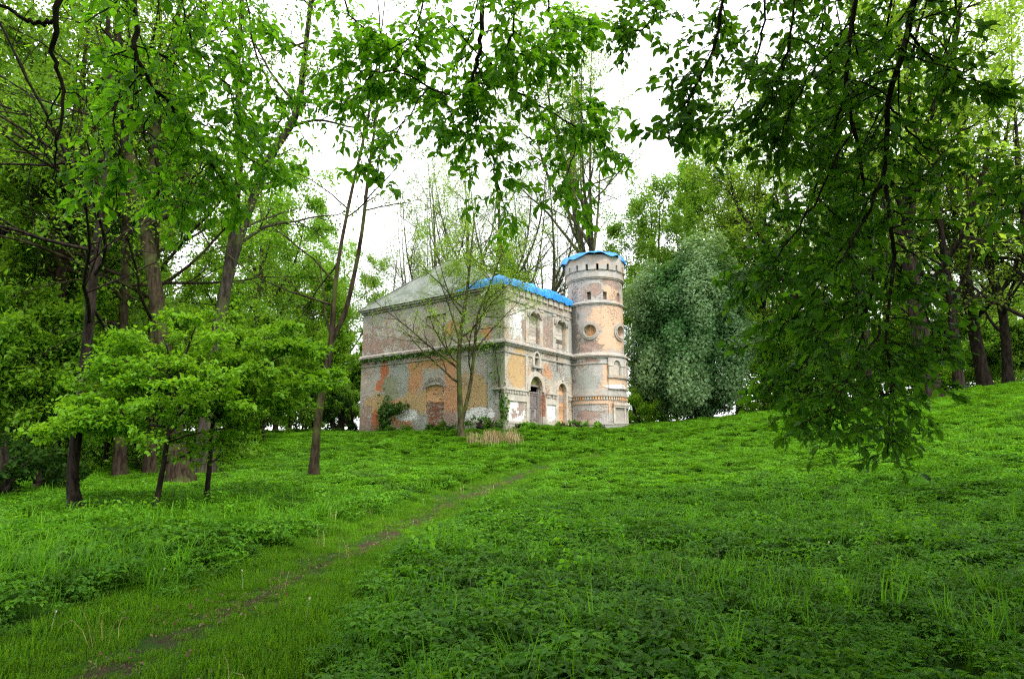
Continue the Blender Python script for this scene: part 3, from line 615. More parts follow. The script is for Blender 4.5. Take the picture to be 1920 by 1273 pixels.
# --- tarpaulins (lie on the building: things of their own)
rng = np.random.default_rng(11)
def wob(n, k, amp):
    x = np.linspace(0, 1, n); y = np.zeros(n)
    for f in k: y += np.sin(x * f * 6.28 + rng.uniform(0, 6.28)) / len(k)
    return y * amp
ns, nc = 130, 15
s = np.linspace(-3.7, 7.75, ns); P = np.zeros((ns, nc, 3))
hh = (.50 + wob(ns, (1.5, 3.3, 6.1), .16)) * np.clip((s + 3.9) / 1.6, .25, 1); ww = .75 + wob(ns, (2, 4.4), .15)
wr_ = rng.normal(size=(ns, nc)) * .008
for i, sv1 in enumerate(s):
    base = np.array([0, -sv1, 0.]) if sv1 < 0 else np.array([sv1, 0, 0.])
    k = np.clip(.5 + sv1 / .5, 0, 1); k = k * k * (3 - 2 * k); nrm_out = nrm(np.array([-(1 - k), -k, 0.]))
    for j in range(nc):
        a = j / (nc - 1); ang = a * math.pi
        dd = .24 - (1 - math.cos(ang)) * .5 * (ww[i] + .25); z = 8.84 + hh[i] * math.sin(ang) ** .7 + (.085 * abs(math.sin(sv1 * 2.7 + 2.6 * a * math.sin(sv1 * 1.3) + .6)) - .03 + .035 * abs(math.sin(sv1 * 6.1 - a * 4))) * (.3 + math.sin(ang))
        P[i, j] = base + nrm_out * (dd + wr_[i, j]) + np.array([0, 0, z + wr_[i, j]])
P[:, 0, 2] -= .05 + np.abs(wob(ns, (5, 9, 13), .14)); 
ii = np.arange(ns * nc).reshape(ns, nc); Fq = np.stack([ii[:-1, :-1], ii[1:, :-1], ii[1:, 1:], ii[:-1, 1:]], -1).reshape(-1, 4)
Pw = np.array([hw(*p) for p in P.reshape(-1, 3)])
tp = link('blue_tarpaulin', mesh_np('blue_tarpaulin', Pw, [Fq], M['tarp'], smooth=True)); tag(tp, 'bright blue crumpled tarpaulin bunched along the house roof edge beside the tower', 'tarpaulin')
for i in (22, 44, 60, 77, 96, 112):
    q_ = np.array([hw(*p) for p in P[i]]) + np.array([0, 0, .02]); q_[0, 2] -= .12; v, f = tubes(q_[None], np.full((1, nc), .018), 5); link('crease_cord', mesh_np('crease_cord', v, f, M['iron']), tp)  # added dark cords in place of the tarpaulin's shaded creases
na, nr = 120, 9; P = np.zeros((nr, na, 3)); an = np.linspace(0, 2 * np.pi, na, endpoint=False)
def per(fr, amp): return sum(amp / f ** .5 * rng.normal() * np.sin(an * f + rng.uniform(0, 6.28)) for f in fr)
rad = 2.33 + per(range(2, 19), .055); va = an + R(52); dz = -.02 + per(range(3, 26), .065) - .26 * np.abs(np.sin(va / 1.)) ** 1.5
for k in range(nr):
    f = k / (nr - 1)
    if f < .75: r_, z = rad * f / .78, 12.46 - .10 * f + .03 * np.sin(an * 5 + f * 9)
    else: h = (f - .75) / .25; r_, z = rad * (.96 + .06 * h), 12.38 + (dz - .14) * h + .03 * np.sin(an * 19)
    P[k] = np.stack([TX + r_ * np.sin(an), TY - r_ * np.cos(an), z], -1)
ii = np.arange(nr * na).reshape(nr, na); Fq = np.stack([ii[:-1], np.roll(ii, -1, 1)[:-1], np.roll(ii, -1, 1)[1:], ii[1:]], -1).reshape(-1, 4)
tp = link('blue_tarpaulin', mesh_np('blue_tarpaulin', np.array([hw(*p) for p in P.reshape(-1, 3)]), [Fq], M['tarp'], smooth=True)); tag(tp, 'blue tarpaulin tied over the top of the round tower like a cap', 'tarpaulin')

# ------------------------------------------------------------------ TREES
def resample(pts, n):
    pts = np.array(pts, float); k = len(pts)
    if k == 2: return pts[0] + (pts[1] - pts[0]) * np.linspace(0, 1, n)[:, None]
    q = np.vstack([2 * pts[0] - pts[1], pts, 2 * pts[-1] - pts[-2]]); x = np.linspace(0, k - 1, n); i = np.minimum(x.astype(int), k - 2); f = (x - i)[:, None]
    p0, p1, p2, p3 = q[i], q[i + 1], q[i + 2], q[i + 3]
    return .5 * (2 * p1 + (p2 - p0) * f + (2 * p0 - 5 * p1 + 4 * p2 - p3) * f ** 2 + (3 * p1 - p0 - 3 * p2 + p3) * f ** 3)
def spawn(rng, P, Rr, k, t0, t1, ang, ratio, n, wig, trop, rk=.6, lmin=.0, shape=.6, flat=0., wind=None, taper=.25, Lref=None):
    """k children along each of the branches P (B,n,3); all vectorised"""
    B, m, _ = P.shape; Lp = np.linalg.norm(np.diff(P, axis=1), axis=-1).sum(1) if Lref is None else np.full(B, Lref)
    t = t0 + (t1 - t0) * (np.arange(k)[None] + rng.random((B, k))) / k
    x = t * (m - 1); i = np.minimum(x.astype(int), m - 2); f = (x - i)[..., None]; bi = np.arange(B)[:, None]
    p = P[bi, i] * (1 - f) + P[bi, i + 1] * f; T = nrm(P[bi, i + 1] - P[bi, i]); r = Rr[bi, i] * (1 - f[..., 0]) + Rr[bi, i + 1] * f[..., 0]
    rv = rng.normal(size=(B, k, 3)); rv[..., 2] *= 1 - flat
    perp = nrm(rv - (rv * T).sum(-1, keepdims=True) * T)
    a = ang * (1 + .35 * rng.normal(size=(B, k, 1))); d = np.cos(a) * T + np.sin(a) * perp; d[..., 2] *= 1 - flat * .5; d = nrm(d)
    Ln = np.maximum(Lp[:, None] * ratio * (1 - shape * t) * (.65 + .7 * rng.random((B, k))), lmin)
    p, d, Ln, r = p.reshape(-1, 3), d.reshape(-1, 3), Ln.ravel(), r.ravel()
    out = np.empty((B * k, n, 3)); out[:, 0] = p
    for j in range(1, n):
        d = nrm(d + wig * rng.normal(size=d.shape) + np.array([0, 0, trop])); p = p + d * (Ln / (n - 1))[:, None]; out[:, j] = p
    r0 = r * rk; rad = r0[:, None] * (1 - (1 - taper) * np.linspace(0, 1, n)[None])
    return out, np.maximum(rad, .0025)
def leaf_quads(rng, P, D, size, width=.55, droop=.3, up=1., spread=.7, jitter=.35):
    n = len(P); d = nrm(D * .5 + rng.normal(size=(n, 3)) * spread + np.array([0, 0, -droop])); nn = rng.normal(size=(n, 3)) * .6 + np.array([0, 0, up])
    s = nrm(np.cross(d, nn)); nn = np.cross(s, d); l = size * (1 + jitter * rng.normal(size=(n, 1))).clip(.4, 1.8)
    v = np.stack([P, P + d * l * .45 + s * l * width * .5 + nn * l * .12, P + d * l, P + d * l * .45 - s * l * width * .5 + nn * l * .12], 1).reshape(-1, 3)
    i = np.arange(n)[:, None] * 4; F = np.concatenate([i + np.array([0, 1, 2]), i + np.array([0, 2, 3])]); return v, F
def anchors(rng, P, m, t0=.1, t1=1.):
    B, n, _ = P.shape; t = t0 + (t1 - t0) * rng.random((B, m)); x = t * (n - 1); i = np.minimum(x.astype(int), n - 2); f = (x - i)[..., None]; bi = np.arange(B)[:, None]
    return (P[bi, i] * (1 - f) + P[bi, i + 1] * f).reshape(-1, 3), nrm(P[bi, i + 1] - P[bi, i]).reshape(-1, 3)
def tree_meshes(rng, stems, radii, bark, leaf, k1=14, k2=7, k3=6, ang=(.9, .8, .8), ratio=(.42, .45, .4), t0=.35, trop=(.03, .03, 0.), wig=(.10, .14, .18), nleaf=10, lsize=.14, spray=.12, droop=.3, flat=0., shape=.55, lw=.55, up=1., lmin=.0, name='tree', Lref=None, k0=0):
    """stems: polylines (trunk and its forks). Returns (trunk mesh, branches mesh, crown mesh)"""
    S = np.stack([resample(s, 24) for s in stems]); Rs = np.stack([np.interp(np.linspace(0, 1, 24), np.linspace(0, 1, len(r)), r) for r in radii])
    Rs[0, 0] *= 1.6; Rs[0, 1] *= 1.18
    # slight wander of the trunk
    S[:, 1:-1] += np.cumsum(rng.normal(size=(len(S), 22, 3)) * .012, axis=1) * np.array([1, 1, 0]) * Rs.mean() * 3
    tv, tf = tubes(S, Rs, 12); trunk = mesh_np(name + '_trunk', tv, tf, bark, smooth=True)
    b1, r1 = spawn(rng, S, Rs, k1, t0, .98, ang[0], ratio[0], 10, wig[0], trop[0], .5, shape=shape, flat=flat, lmin=lmin, Lref=Lref)
    b2, r2 = spawn(rng, b1, r1, k2, .2, 1., ang[1], ratio[1], 7, wig[1], trop[1], .55, flat=flat)
    b3, r3 = spawn(rng, b2, r2, k3, .15, 1., ang[2], ratio[2], 5, wig[2], trop[2], .6, flat=flat)
    VV, FF, off = [], [], 0
    for (b, r, sd) in ((b1, r1, 6), (b2, r2, 4), (b3, r3, 3)):
        v, f = tubes(b, r, sd); VV.append(v); FF.append(f[0] + off); off += len(v)
    br = mesh_np(name + '_branches', np.concatenate(VV), [np.concatenate(FF)], bark, smooth=True)
    if nleaf <= 0: return trunk, br, None
    A, D = anchors(rng, b3, nleaf); A2, D2 = anchors(rng, b2, max(1, nleaf // 2), .4); A = np.vstack([A, A2]); D = np.vstack([D, D2])
    A = A + rng.normal(size=A.shape) * spray * np.array([1, 1, 1 - .6 * flat])
    v, f = leaf_quads(rng, A, D, lsize, lw, droop, up); clump = np.sin(A[:, 0] * 1.7 + A[:, 2]) * np.cos(A[:, 1] * 1.5 - A[:, 2] * .8)
    tint = np.clip(.5 + .25 * clump + .22 * rng.normal(size=len(A)), 0, 1)
    return trunk, br, mesh_np(name + '_crown', v, [f], leaf, tint=np.repeat(tint, 4))
def plant(name, meshes, loc, rz=0, sc=1., label=None, cat='tree', group=None, crown='crown'):
    e_ = empty(name, loc, rz, label=label, cat=cat, group=group); e_.scale = (sc, sc, sc)
    for n_, me in zip(('trunk', 'branches', crown), meshes):
        if me: link(n_, me, e_)
    return e_
def stem_px(pts, Y, base):
    """a stem traced in the photograph at its depth, relative to its foot"""
    out = []
    for p in pts:
        y = p[2] if len(p) > 2 else Y; out.append(at(p[0], p[1], y) - base)
    return out
def foot(px, py, Y):
    p = at(px, py, Y); p[2] = gz(p[0], p[1]) - .06; return p

# -- twin-stemmed young tree before the house
f_ = foot(865, 824, 36.5); rng = np.random.default_rng(21)
st = [[(0, 0, 0)] + stem_px([(862, 740), (861, 650), (876, 540, 36.2), (886, 440, 36), (893, 360, 36)], 36.5, f_), [tuple(at(866, 792, 36.5) - f_)] + stem_px([(882, 720), (890, 650, 36.2), (897, 590, 36), (925, 520, 35.5), (950, 450, 35)], 36.5, f_),
      stem_px([(862, 640, 36.5), (840, 570, 36.8), (815, 500, 37), (800, 430, 37)], 36.5, f_)]
plant('young_tree', tree_meshes(rng, st, [(.185, .15, .125, .085, .045, .018), (.115, .095, .075, .05, .02), (.05, .035, .02, .01)], M['bark_green'], M['leaf_yellow'], k1=15, k2=8, k3=7, ang=(1.0, .8, .8), ratio=(.42, .55, .5), t0=.22, trop=(.05, .03, 0), nleaf=9, lsize=.085, spray=.12, name='young', shape=.4), f_,
      label='slim twin-stemmed young tree with sparse yellow-green leaves in front of the castle wall', cat='tree')
# -- dark slender forked tree left of the house
f_ = foot(587, 906, 22); rng = np.random.default_rng(22)
st = [[(0, 0, 0)] + stem_px([(596, 790), (612, 690), (622, 640), (630, 520), (655, 380), (690, 220), (715, 60), (730, -80)], 22, f_), stem_px([(622, 640), (650, 575), (676, 450), (690, 330), (705, 210), (712, 60), (700, -60)], 22, f_)]
plant('forked_tree', tree_meshes(rng, st, [(.15, .13, .12, .11, .07, .06, .045, .025, .012), (.10, .085, .07, .06, .045, .03, .012)], M['bark_brown'], M['leaf_spring'], k1=13, k2=6, k3=5, ang=(1.15, .8, .8), ratio=(.30, .5, .45), t0=.38, trop=(.02, .01, -.02), nleaf=3, lsize=.11, spray=.06, name='forked', shape=.5), f_,
      label='dark slender tree forking low, standing on the grass left of the castle', cat='tree')
# -- big old trunks on the left
f_ = foot(340, 916, 23); rng = np.random.default_rng(23)
st = [[(0, 0, 0)] + stem_px([(328, 810), (305, 640), (280, 470), (255, 350), (238, 250), (225, 120), (215, -40), (205, -180)], 23, f_), stem_px([(262, 400), (285, 330), (300, 200), (330, 60), (350, -80)], 23.3, f_)]
plant('old_tree', tree_meshes(rng, st, [(.40, .29, .255, .235, .21, .18, .14, .1, .05), (.13, .17, .13, .1, .05)], M['bark_brown'], M['leaf_wood'], k1=14, k2=7, k3=6, ang=(1.1, .8, .8), ratio=(.32, .5, .42), t0=.38, trop=(.02, 0, 0), nleaf=9, lsize=.15, spray=.14, name='old', shape=.4), f_,
      label='thick leaning old tree with a broad root foot behind the lime saplings', cat='tree')
f_ = foot(378, 906, 25); rng = np.random.default_rng(24)
st = [[(0, 0, 0)] + stem_px([(396, 720), (412, 600), (424, 535), (436, 440), (450, 300), (445, 150), (455, 0), (470, -160)], 25, f_), stem_px([(424, 540), (455, 430), (505, 300), (556, 215), (572, 100), (585, -20), (600, -160)], 25, f_)]
plant('old_tree', tree_meshes(rng, st, [(.34, .26, .235, .215, .145, .125, .10, .08, .04), (.185, .17, .16, .15, .115, .09, .045)], M['bark_grey'], M['leaf_wood'], k1=13, k2=6, k3=6, ang=(1.05, .8, .8), ratio=(.26, .5, .42), t0=.42, trop=(.02, 0, 0), nleaf=5, lsize=.15, spray=.13, name='old_forked', shape=.4), f_,
      label='tall grey tree splitting into a V, right limb leaning towards the castle', cat='tree')
f_ = foot(147, 972, 14.5); rng = np.random.default_rng(25)
st = [[(0, 0, 0)] + stem_px([(136, 890), (148, 780), (163, 640), (182, 450), (197, 330), (205, 180), (200, 0), (190, -150)], 14.8, f_)]
plant('slim_tree', tree_meshes(rng, st, [(.145, .12, .12, .11, .095, .08, .06, .045, .02)], M['bark_dark'], M['leaf_wood'], k1=24, k2=7, k3=6, ang=(1.25, .8, .8), ratio=(.34, .5, .42), t0=.35, trop=(-.01, 0, -.02), nleaf=3, lsize=.09, spray=.06, name='slim', shape=.3), f_,
      label='nearest dark slim trunk on the left with bare crossing twigs', cat='tree')
for px, py, Y, top, sd, lab in ((225, 906, 26, 240, 26, 'thin straight pole-like trunk left of the thick leaning tree'), (281, 892, 27, 300, 27, 'short-based brown trunk just behind the lime saplings'), (20, 862, 30, 60, 28, 'dark trunk at the far left edge above the brushwood')):
    f_ = foot(px, py, Y); rng = np.random.default_rng(sd)
    st = [[(0, 0, 0)] + stem_px([(px + 4, py - 200), (px + 10, 500), (px + 14, 300), (top, 100), (top, -100)], Y, f_)]
    plant('woodland_tree', tree_meshes(rng, st, [(.22, .18, .16, .13, .1, .04)], M['bark_brown'], M['leaf_wood'], k1=22, k2=6, k3=6, ang=(1.2, .8, .8), ratio=(.30, .5, .42), t0=.28, trop=(0, 0, 0), nleaf=7, lsize=.15, spray=.13, name='pole', shape=.3), f_, label=lab, cat='tree')
# -- lime-green saplings
for px, py, Y, tops, lab, sd in ((288, 966, 14.5, [(305, 880), (318, 800), (330, 730), (350, 660), (372, 600)], 'lime-green sapling with layered leaves on the left, its dark stem slightly bent', 31),
                                  (385, 950, 15.8, [(393, 870), (400, 790), (425, 720), (470, 660), (520, 620)], 'lime-green sapling nearer the castle, straight dark stem beside a fallen branch', 32)):
    f_ = foot(px, py, Y); rng = np.random.default_rng(sd)
    stems_ = [[(0, 0, 0)] + stem_px(tops, Y, f_)]
    a_ = at(tops[1][0], tops[1][1], Y) - f_
    for (dx, dy, dz_) in ([(-1.4, -.4, .35), (-2.1, .5, .75), (-1.9, -.6, .1), (1.3, -.6, .8), (.4, 1.2, 1.5), (-.8, -1.2, .3), (-1.3, .2, 1.4), (-.5, .3, 2.1)] if sd == 31 else [(1.5, -.4, .5), (2.4, .3, 1.3), (-1.2, -.8, .8), (.9, 1.3, 1.2), (3.2, -.2, 1.0), (1.8, -.8, .9), (1.2, .4, 2.2), (2.3, .2, 1.9)]):
        stems_.append([a_, a_ + np.array([dx * .5, dy * .5, dz_ * .75]), a_ + np.array([dx, dy, dz_])])
    rd = [(.065, .055, .045, .035, .025, .012)] + [(.03, .02, .009)] * (len(stems_) - 1)
    plant('sapling', tree_meshes(rng, stems_, rd, M['bark_dark'], M['leaf_lime'], k1=11, k2=6, k3=5, ang=(1.1, .8, .7), ratio=(.55, .58, .5), t0=.2, trop=(.0, -.01, -.02), wig=(.08, .1, .12), nleaf=7, lsize=.092, spray=.07, droop=.2, flat=.92, shape=.3, lw=.72, up=1.6, name='sapling', lmin=.5, Lref=2.2), f_, label=lab, cat='sapling', group='lime-green saplings')
# fallen branch
P_ = [hit(395, 890), hit(430, 905), hit(470, 925), hit(500, 940)]; P_[0] = at(392, 862, P_[0][1]); P_[1] = P_[1] + np.array([0, 0, .2])
V_, F_ = tubes(np.array([resample(P_, 10)]), np.linspace(.03, .012, 10)[None], 6); tag(link('fallen_branch', mesh_np('fallen_branch', V_, F_, M['bark_dark'], smooth=True)), 'thin dark fallen branch leaning from a sapling stem down to the grass', 'branch')

# -- the silvery bush-like tree right of the tower
def dense_meshes(rng, H, Wd, bark, leaf, nl, lsize, z0=.6, name='dense', lobes=60, trunks=5):
    """many lobes filled with leaf sprays round a multi-stemmed core"""
    st = []; rd = []
    for k in range(trunks):
        a = rng.uniform(0, 6.28); st.append([(.3 * math.cos(a), .3 * math.sin(a), 0), (.8 * math.cos(a), .8 * math.sin(a), H * .3), (Wd * .22 * math.cos(a), Wd * .22 * math.sin(a), H * .75)]); rd.append((.16, .12, .04))
    S = np.stack([resample(s, 24) for s in st]); Rs = np.stack([np.interp(np.linspace(0, 1, 24), np.linspace(0, 1, 3), r) for r in rd]); tv, tf = tubes(S, Rs, 8); trunk = mesh_np(name + '_trunk', tv, tf, bark, smooth=True)
    b1, r1 = spawn(rng, S, Rs, 12, .12, .98, .9, .35, 8, .12, .03, .5, shape=.3); v, f = tubes(b1, r1, 5); br = mesh_np(name + '_branches', v, f, bark, smooth=True)
    C = []
    while len(C) < lobes:
        p = rng.uniform(-1, 1, 3); q = np.hypot(p[0], p[1]); zz = p[2]
        wz = (1 - max(zz, 0) ** 2.2) ** .5 if zz > 0 else (1 - .25 * zz * zz)
        if q < wz * .9 and q > wz * .45 or (q < wz and zz > .7): C.append((p[0] * Wd / 2, p[1] * Wd / 2, z0 + (zz + 1) / 2 * (H - z0)))
    C = np.array(C); sz = rng.uniform(.08, .15, lobes) * Wd; per = nl // lobes; A = []; lobe_t = []
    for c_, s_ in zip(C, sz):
        q = nrm(rng.normal(size=(per, 3))) * (rng.random((per, 1)) ** .4) * s_ * np.array([1, 1, .75]); A.append(c_ + q); lobe_t.append(np.clip(.45 + .35 * q[:, 2] / s_ + rng.normal(size=per) * .2, 0, 1))  # leaves paler towards each lobe top: light from above put into the tint
    A = np.concatenate(A); tint = np.concatenate(lobe_t); keep = A[:, 2] > z0 * .4; A, tint = A[keep], tint[keep]
    out = nrm(A - np.array([0, 0, H * .4])); v, f = leaf_quads(rng, A, out, lsize, .6, .0, .6, .7)
    return trunk, br, mesh_np(name + '_crown', v, [f], leaf, tint=np.repeat(tint, 4))
rng = np.random.default_rng(41); p = at(1303, 790, 49); f_ = np.array([p[0], p[1], gz(p[0], p[1]) - .1])
def dome_meshes(rng, H, Wd, nl):
    tk, br, _ = dense_meshes(rng, H * .9, Wd * .8, M['bark_dark'], M['leaf_silver'], 600, .2, .3, 'silver', 20, 6)
    q = nrm(rng.normal(size=(nl, 3))); az = np.arctan2(q[:, 1], q[:, 0]); el = np.arcsin(q[:, 2])
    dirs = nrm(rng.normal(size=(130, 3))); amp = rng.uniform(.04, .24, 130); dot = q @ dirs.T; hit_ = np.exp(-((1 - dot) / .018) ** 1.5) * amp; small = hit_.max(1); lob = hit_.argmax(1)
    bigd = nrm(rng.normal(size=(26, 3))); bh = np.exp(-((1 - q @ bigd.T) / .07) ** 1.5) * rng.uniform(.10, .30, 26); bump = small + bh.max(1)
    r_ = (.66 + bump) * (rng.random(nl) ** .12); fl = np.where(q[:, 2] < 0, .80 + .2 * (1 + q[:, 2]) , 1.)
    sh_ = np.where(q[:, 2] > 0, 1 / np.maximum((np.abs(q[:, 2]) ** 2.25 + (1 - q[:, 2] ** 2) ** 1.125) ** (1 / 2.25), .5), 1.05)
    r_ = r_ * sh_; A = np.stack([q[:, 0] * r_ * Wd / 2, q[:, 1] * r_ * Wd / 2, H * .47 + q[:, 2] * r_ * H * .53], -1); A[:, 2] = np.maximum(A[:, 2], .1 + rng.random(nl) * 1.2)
    A += rng.normal(size=A.shape) * .14; keep = (bump > .10) | (rng.random(nl) < .35); tint = np.clip(-.12 + 2.6 * bump + .22 * rng.normal(size=nl) + rng.normal(size=130)[lob] * .1, 0, 1)  # tint paints highlights on the lumps and shade in the hollows
    A, q, tint = A[keep], q[keep], tint[keep]; nl = len(A); d = nrm(np.cross(q, rng.normal(size=(nl, 3)))); nn = nrm(q + .55 * rng.normal(size=(nl, 3)) + np.array([0, 0, .35])); s_ = nrm(np.cross(d, nn)); d = np.cross(nn, s_); l = .24 * rng.uniform(.6, 1.3, (nl, 1))
    v = np.stack([A, A + d * l * .5 + s_ * l * .3 + nn * l * .1, A + d * l, A + d * l * .5 - s_ * l * .3 + nn * l * .1], 1).reshape(-1, 3); i = np.arange(nl)[:, None] * 4; f = np.concatenate([i + np.array([0, 1, 2]), i + np.array([0, 2, 3])]); return tk, br, mesh_np('silver_crown', v, [f], M['leaf_silver'], tint=np.repeat(tint, 4))
plant('silver_tree', dome_meshes(rng, 14.6, 10.0, 100000), f_, label='round dense pale silvery-green tree just right of the castle tower', cat='tree')

# -- background wood: a few kinds, copied
KINDS = {}
def kind(key, sd, H, r, bark, leaf, lean=0., **k):
    rng = np.random.default_rng(sd); w = rng.normal(size=(4, 2)) * .25
    st = [[(0, 0, 0), (w[0, 0], w[0, 1], H * .3), (w[1, 0] + lean, w[1, 1], H * .6), (w[2, 0] * 2 + lean * 2, w[2, 1] * 2, H)]]
    rd = [(r, r * .8, r * .5, r * .08)]
    fa, fs = k.pop('fork_at', (.25, .45)), k.pop('fork_sp', (.14, .26))
    for q in range(k.pop('forks', 0)):
        a = rng.uniform(0, 6.28); h0 = H * rng.uniform(*fa); sp = H * rng.uniform(*fs)
        st.append([(w[0, 0], w[0, 1], h0), (sp * .72 * math.cos(a), sp * .72 * math.sin(a), h0 + H * .22), (sp * math.cos(a), sp * math.sin(a), min(h0 + H * .55, H * 1.02))]); rd.append((r * .4, r * .22, r * .04))
    KINDS[key] = tree_meshes(rng, st, rd, M[bark], M[leaf], name=key, **k)
kind('wood_a', 51, 20, .28, 'bark_brown', 'leaf_wood', k1=26, k2=7, k3=6, ang=(1.1, .8, .8), ratio=(.26, .5, .42), t0=.16, nleaf=16, lsize=.22, spray=.25, shape=.35, forks=1)
kind('wood_b', 52, 17, .22, 'bark_dark', 'leaf_wood', k1=28, k2=7, k3=6, ang=(1.2, .8, .8), ratio=(.27, .5, .42), t0=.10, nleaf=16, lsize=.21, spray=.25, shape=.35, lean=.8)
kind('wood_c', 53, 22, .30, 'bark_brown', 'leaf_spring', k1=22, k2=7, k3=6, ang=(1.0, .8, .8), ratio=(.28, .5, .42), t0=.22, nleaf=10, lsize=.21, spray=.22, shape=.35, forks=2)
kind('wood_d', 54, 21, .34, 'bark_dark', 'leaf_yellow', k1=18, k2=7, k3=6, ang=(1.0, .8, .8), ratio=(.30, .5, .42), t0=.22, nleaf=7, lsize=.18, spray=.2, shape=.3, forks=2)
kind('bare_a', 55, 25, .34, 'bark_pale', 'leaf_yellow', k1=13, k2=8, k3=9, ang=(.85, .7, .7), ratio=(.32, .5, .48), t0=.42, trop=(.05, .04, .01), nleaf=4, lsize=.11, spray=.12, shape=.3, forks=7, fork_at=(.40, .54), fork_sp=(.16, .30))
kind('bare_b', 56, 20, .24, 'bark_pale', 'leaf_yellow', k1=13, k2=9, k3=8, ang=(.75, .7, .7), ratio=(.32, .5, .48), t0=.32, trop=(.05, .04, .0), nleaf=1, lsize=.10, spray=.1, shape=.3, forks=6, fork_sp=(.15, .30))
kind('under_a', 57, 7, .09, 'bark_dark', 'leaf_wood', k1=18, k2=6, k3=5, ang=(1.1, .8, .8), ratio=(.36, .5, .42), t0=.08, nleaf=16, lsize=.19, spray=.18, shape=.3, forks=2)
kind('under_b', 58, 5, .06, 'bark_dark', 'leaf_spring', k1=16, k2=6, k3=5, ang=(1.1, .8, .8), ratio=(.4, .5, .42), t0=.06, nleaf=15, lsize=.17, spray=.16, shape=.3, forks=3)
kind('young_green', 59, 12, .14, 'bark_green', 'leaf_spring', k1=20, k2=6, k3=5, ang=(.95, .8, .8), ratio=(.30, .5, .42), t0=.2, nleaf=8, lsize=.18, spray=.18, shape=.35, forks=1)
rng = np.random.default_rng(60); _first = {}
def grow(key, px, Y, name, label, group=None, sc=None, cat='tree', rz=None):
    x = (px - 960) / FPX * Y * 1.0; z = gz(x, Y) - .1; sc = sc or rng.uniform(.85, 1.15); rz = rng.uniform(0, 6.28) if rz is None else rz
    if key not in _first: ob = plant(name, KINDS[key], (x, Y, z), rz, sc); _first[key] = ob
    else: ob = copy_tree(_first[key]); ob.name = name; ob.location = (x, Y, z); ob.rotation_euler = (0, 0, rz); ob.scale = (sc, sc, sc)
    ob['label'] = label; ob['category'] = cat
    if group: ob['group'] = group
    elif 'group' in ob: del ob['group']
    return ob
# behind the house
grow('bare_a', 1094, 55, 'bare_tree', 'tall nearly bare fan-crowned tree rising right behind the castle tower', sc=1.36, rz=1.0)
grow('bare_b', 950, 57, 'bare_tree', 'dark-trunked nearly bare tree behind the middle of the castle roof', sc=1.45)
grow('bare_b', 862, 66, 'bare_tree', 'nearly bare tree behind the peak of the castle roof', sc=1.5)
grow('bare_b', 800, 60, 'bare_tree', 'nearly bare tree behind the left slope of the castle roof', sc=1.3)
grow('bare_b', 1030, 58, 'bare_tree', 'nearly bare tree just left of the tower top', sc=1.25)
grow('wood_d', 1850, 50, 'leafy_tree', 'tall airy tree filling the upper right corner behind the leaf curtain', sc=1.45)
grow('wood_d', 1500, 56, 'leafy_tree', 'tall airy tree behind the left fringe of the leaf curtain', sc=1.4)
grow('young_green', 905, 56, 'leafy_tree', 'yellow-green leafy tree showing above the castle roof', sc=1.38)
grow('bare_b', 1010, 74, 'bare_tree', 'thin bare tree between tower and roof, farther away', sc=1.2)
grow('wood_c', 1245, 66, 'leafy_tree', 'light green airy tree rising left of the silvery tree top', sc=1.15)
grow('wood_c', 1385, 66, 'leafy_tree', 'light green airy tall tree behind the silvery tree', sc=1.35)
grow('wood_d', 1330, 84, 'leafy_tree', 'faint green airy tree farthest behind the silvery tree', sc=1.4)
grow('young_green', 600, 60, 'leafy_tree', 'light green tree in the gap left of the castle', sc=1.1)
grow('young_green', 1215, 60, 'leafy_tree', 'light green tree rising just right of the tower', sc=1.15)
grow('wood_d', 1440, 64, 'leafy_tree', 'airy yellow-green tree right behind the silvery tree', sc=1.35)
grow('bare_b', 735, 72, 'bare_tree', 'thin nearly bare tree left behind the castle roof slope', sc=1.1)
# left wood
G1 = 'trees of the wood on the left'
for key, px, Y, lab in (('wood_a', 60, 30, 'dense green tree between the left edge and the nearest dark trunk'), ('wood_b', 150, 34, 'dense tree directly behind the nearest dark slim trunk'), ('wood_a', 290, 40, 'leafy tree showing behind the thick leaning trunk'),
        ('wood_b', 380, 44, 'leafy tree showing behind the V-shaped grey tree'), ('wood_c', 470, 50, 'paler airy tree just right of the V-shaped grey tree'), ('wood_a', 200, 52, 'leafy tree between the nearest trunk and the pole-like trunk, farther back'), ('wood_b', 20, 46, 'leafy tree behind the trunk at the far left edge'),
        ('wood_c', 120, 60, 'paler tree rising behind the dense trees at the far left'), ('wood_b', 330, 62, 'distant tree between the leaning trunk and the V-shaped tree'), ('wood_a', 430, 68, 'distant tree right behind the fork of the V-shaped tree'), ('wood_c', 545, 70, 'pale distant tree at the right end of the left wood, next to the white sky'),
        ('wood_b', -80, 26, 'dense tree whose leaves enter at the left edge, mostly out of frame'), ('wood_a', -120, 38, None), ('wood_c', -60, 56, None), ('wood_a', 250, 76, None), ('wood_b', 90, 80, None)):
    grow(key, px, Y, 'woodland_tree', lab or 'hazy leaf mass far back in the wood on the left', G1)
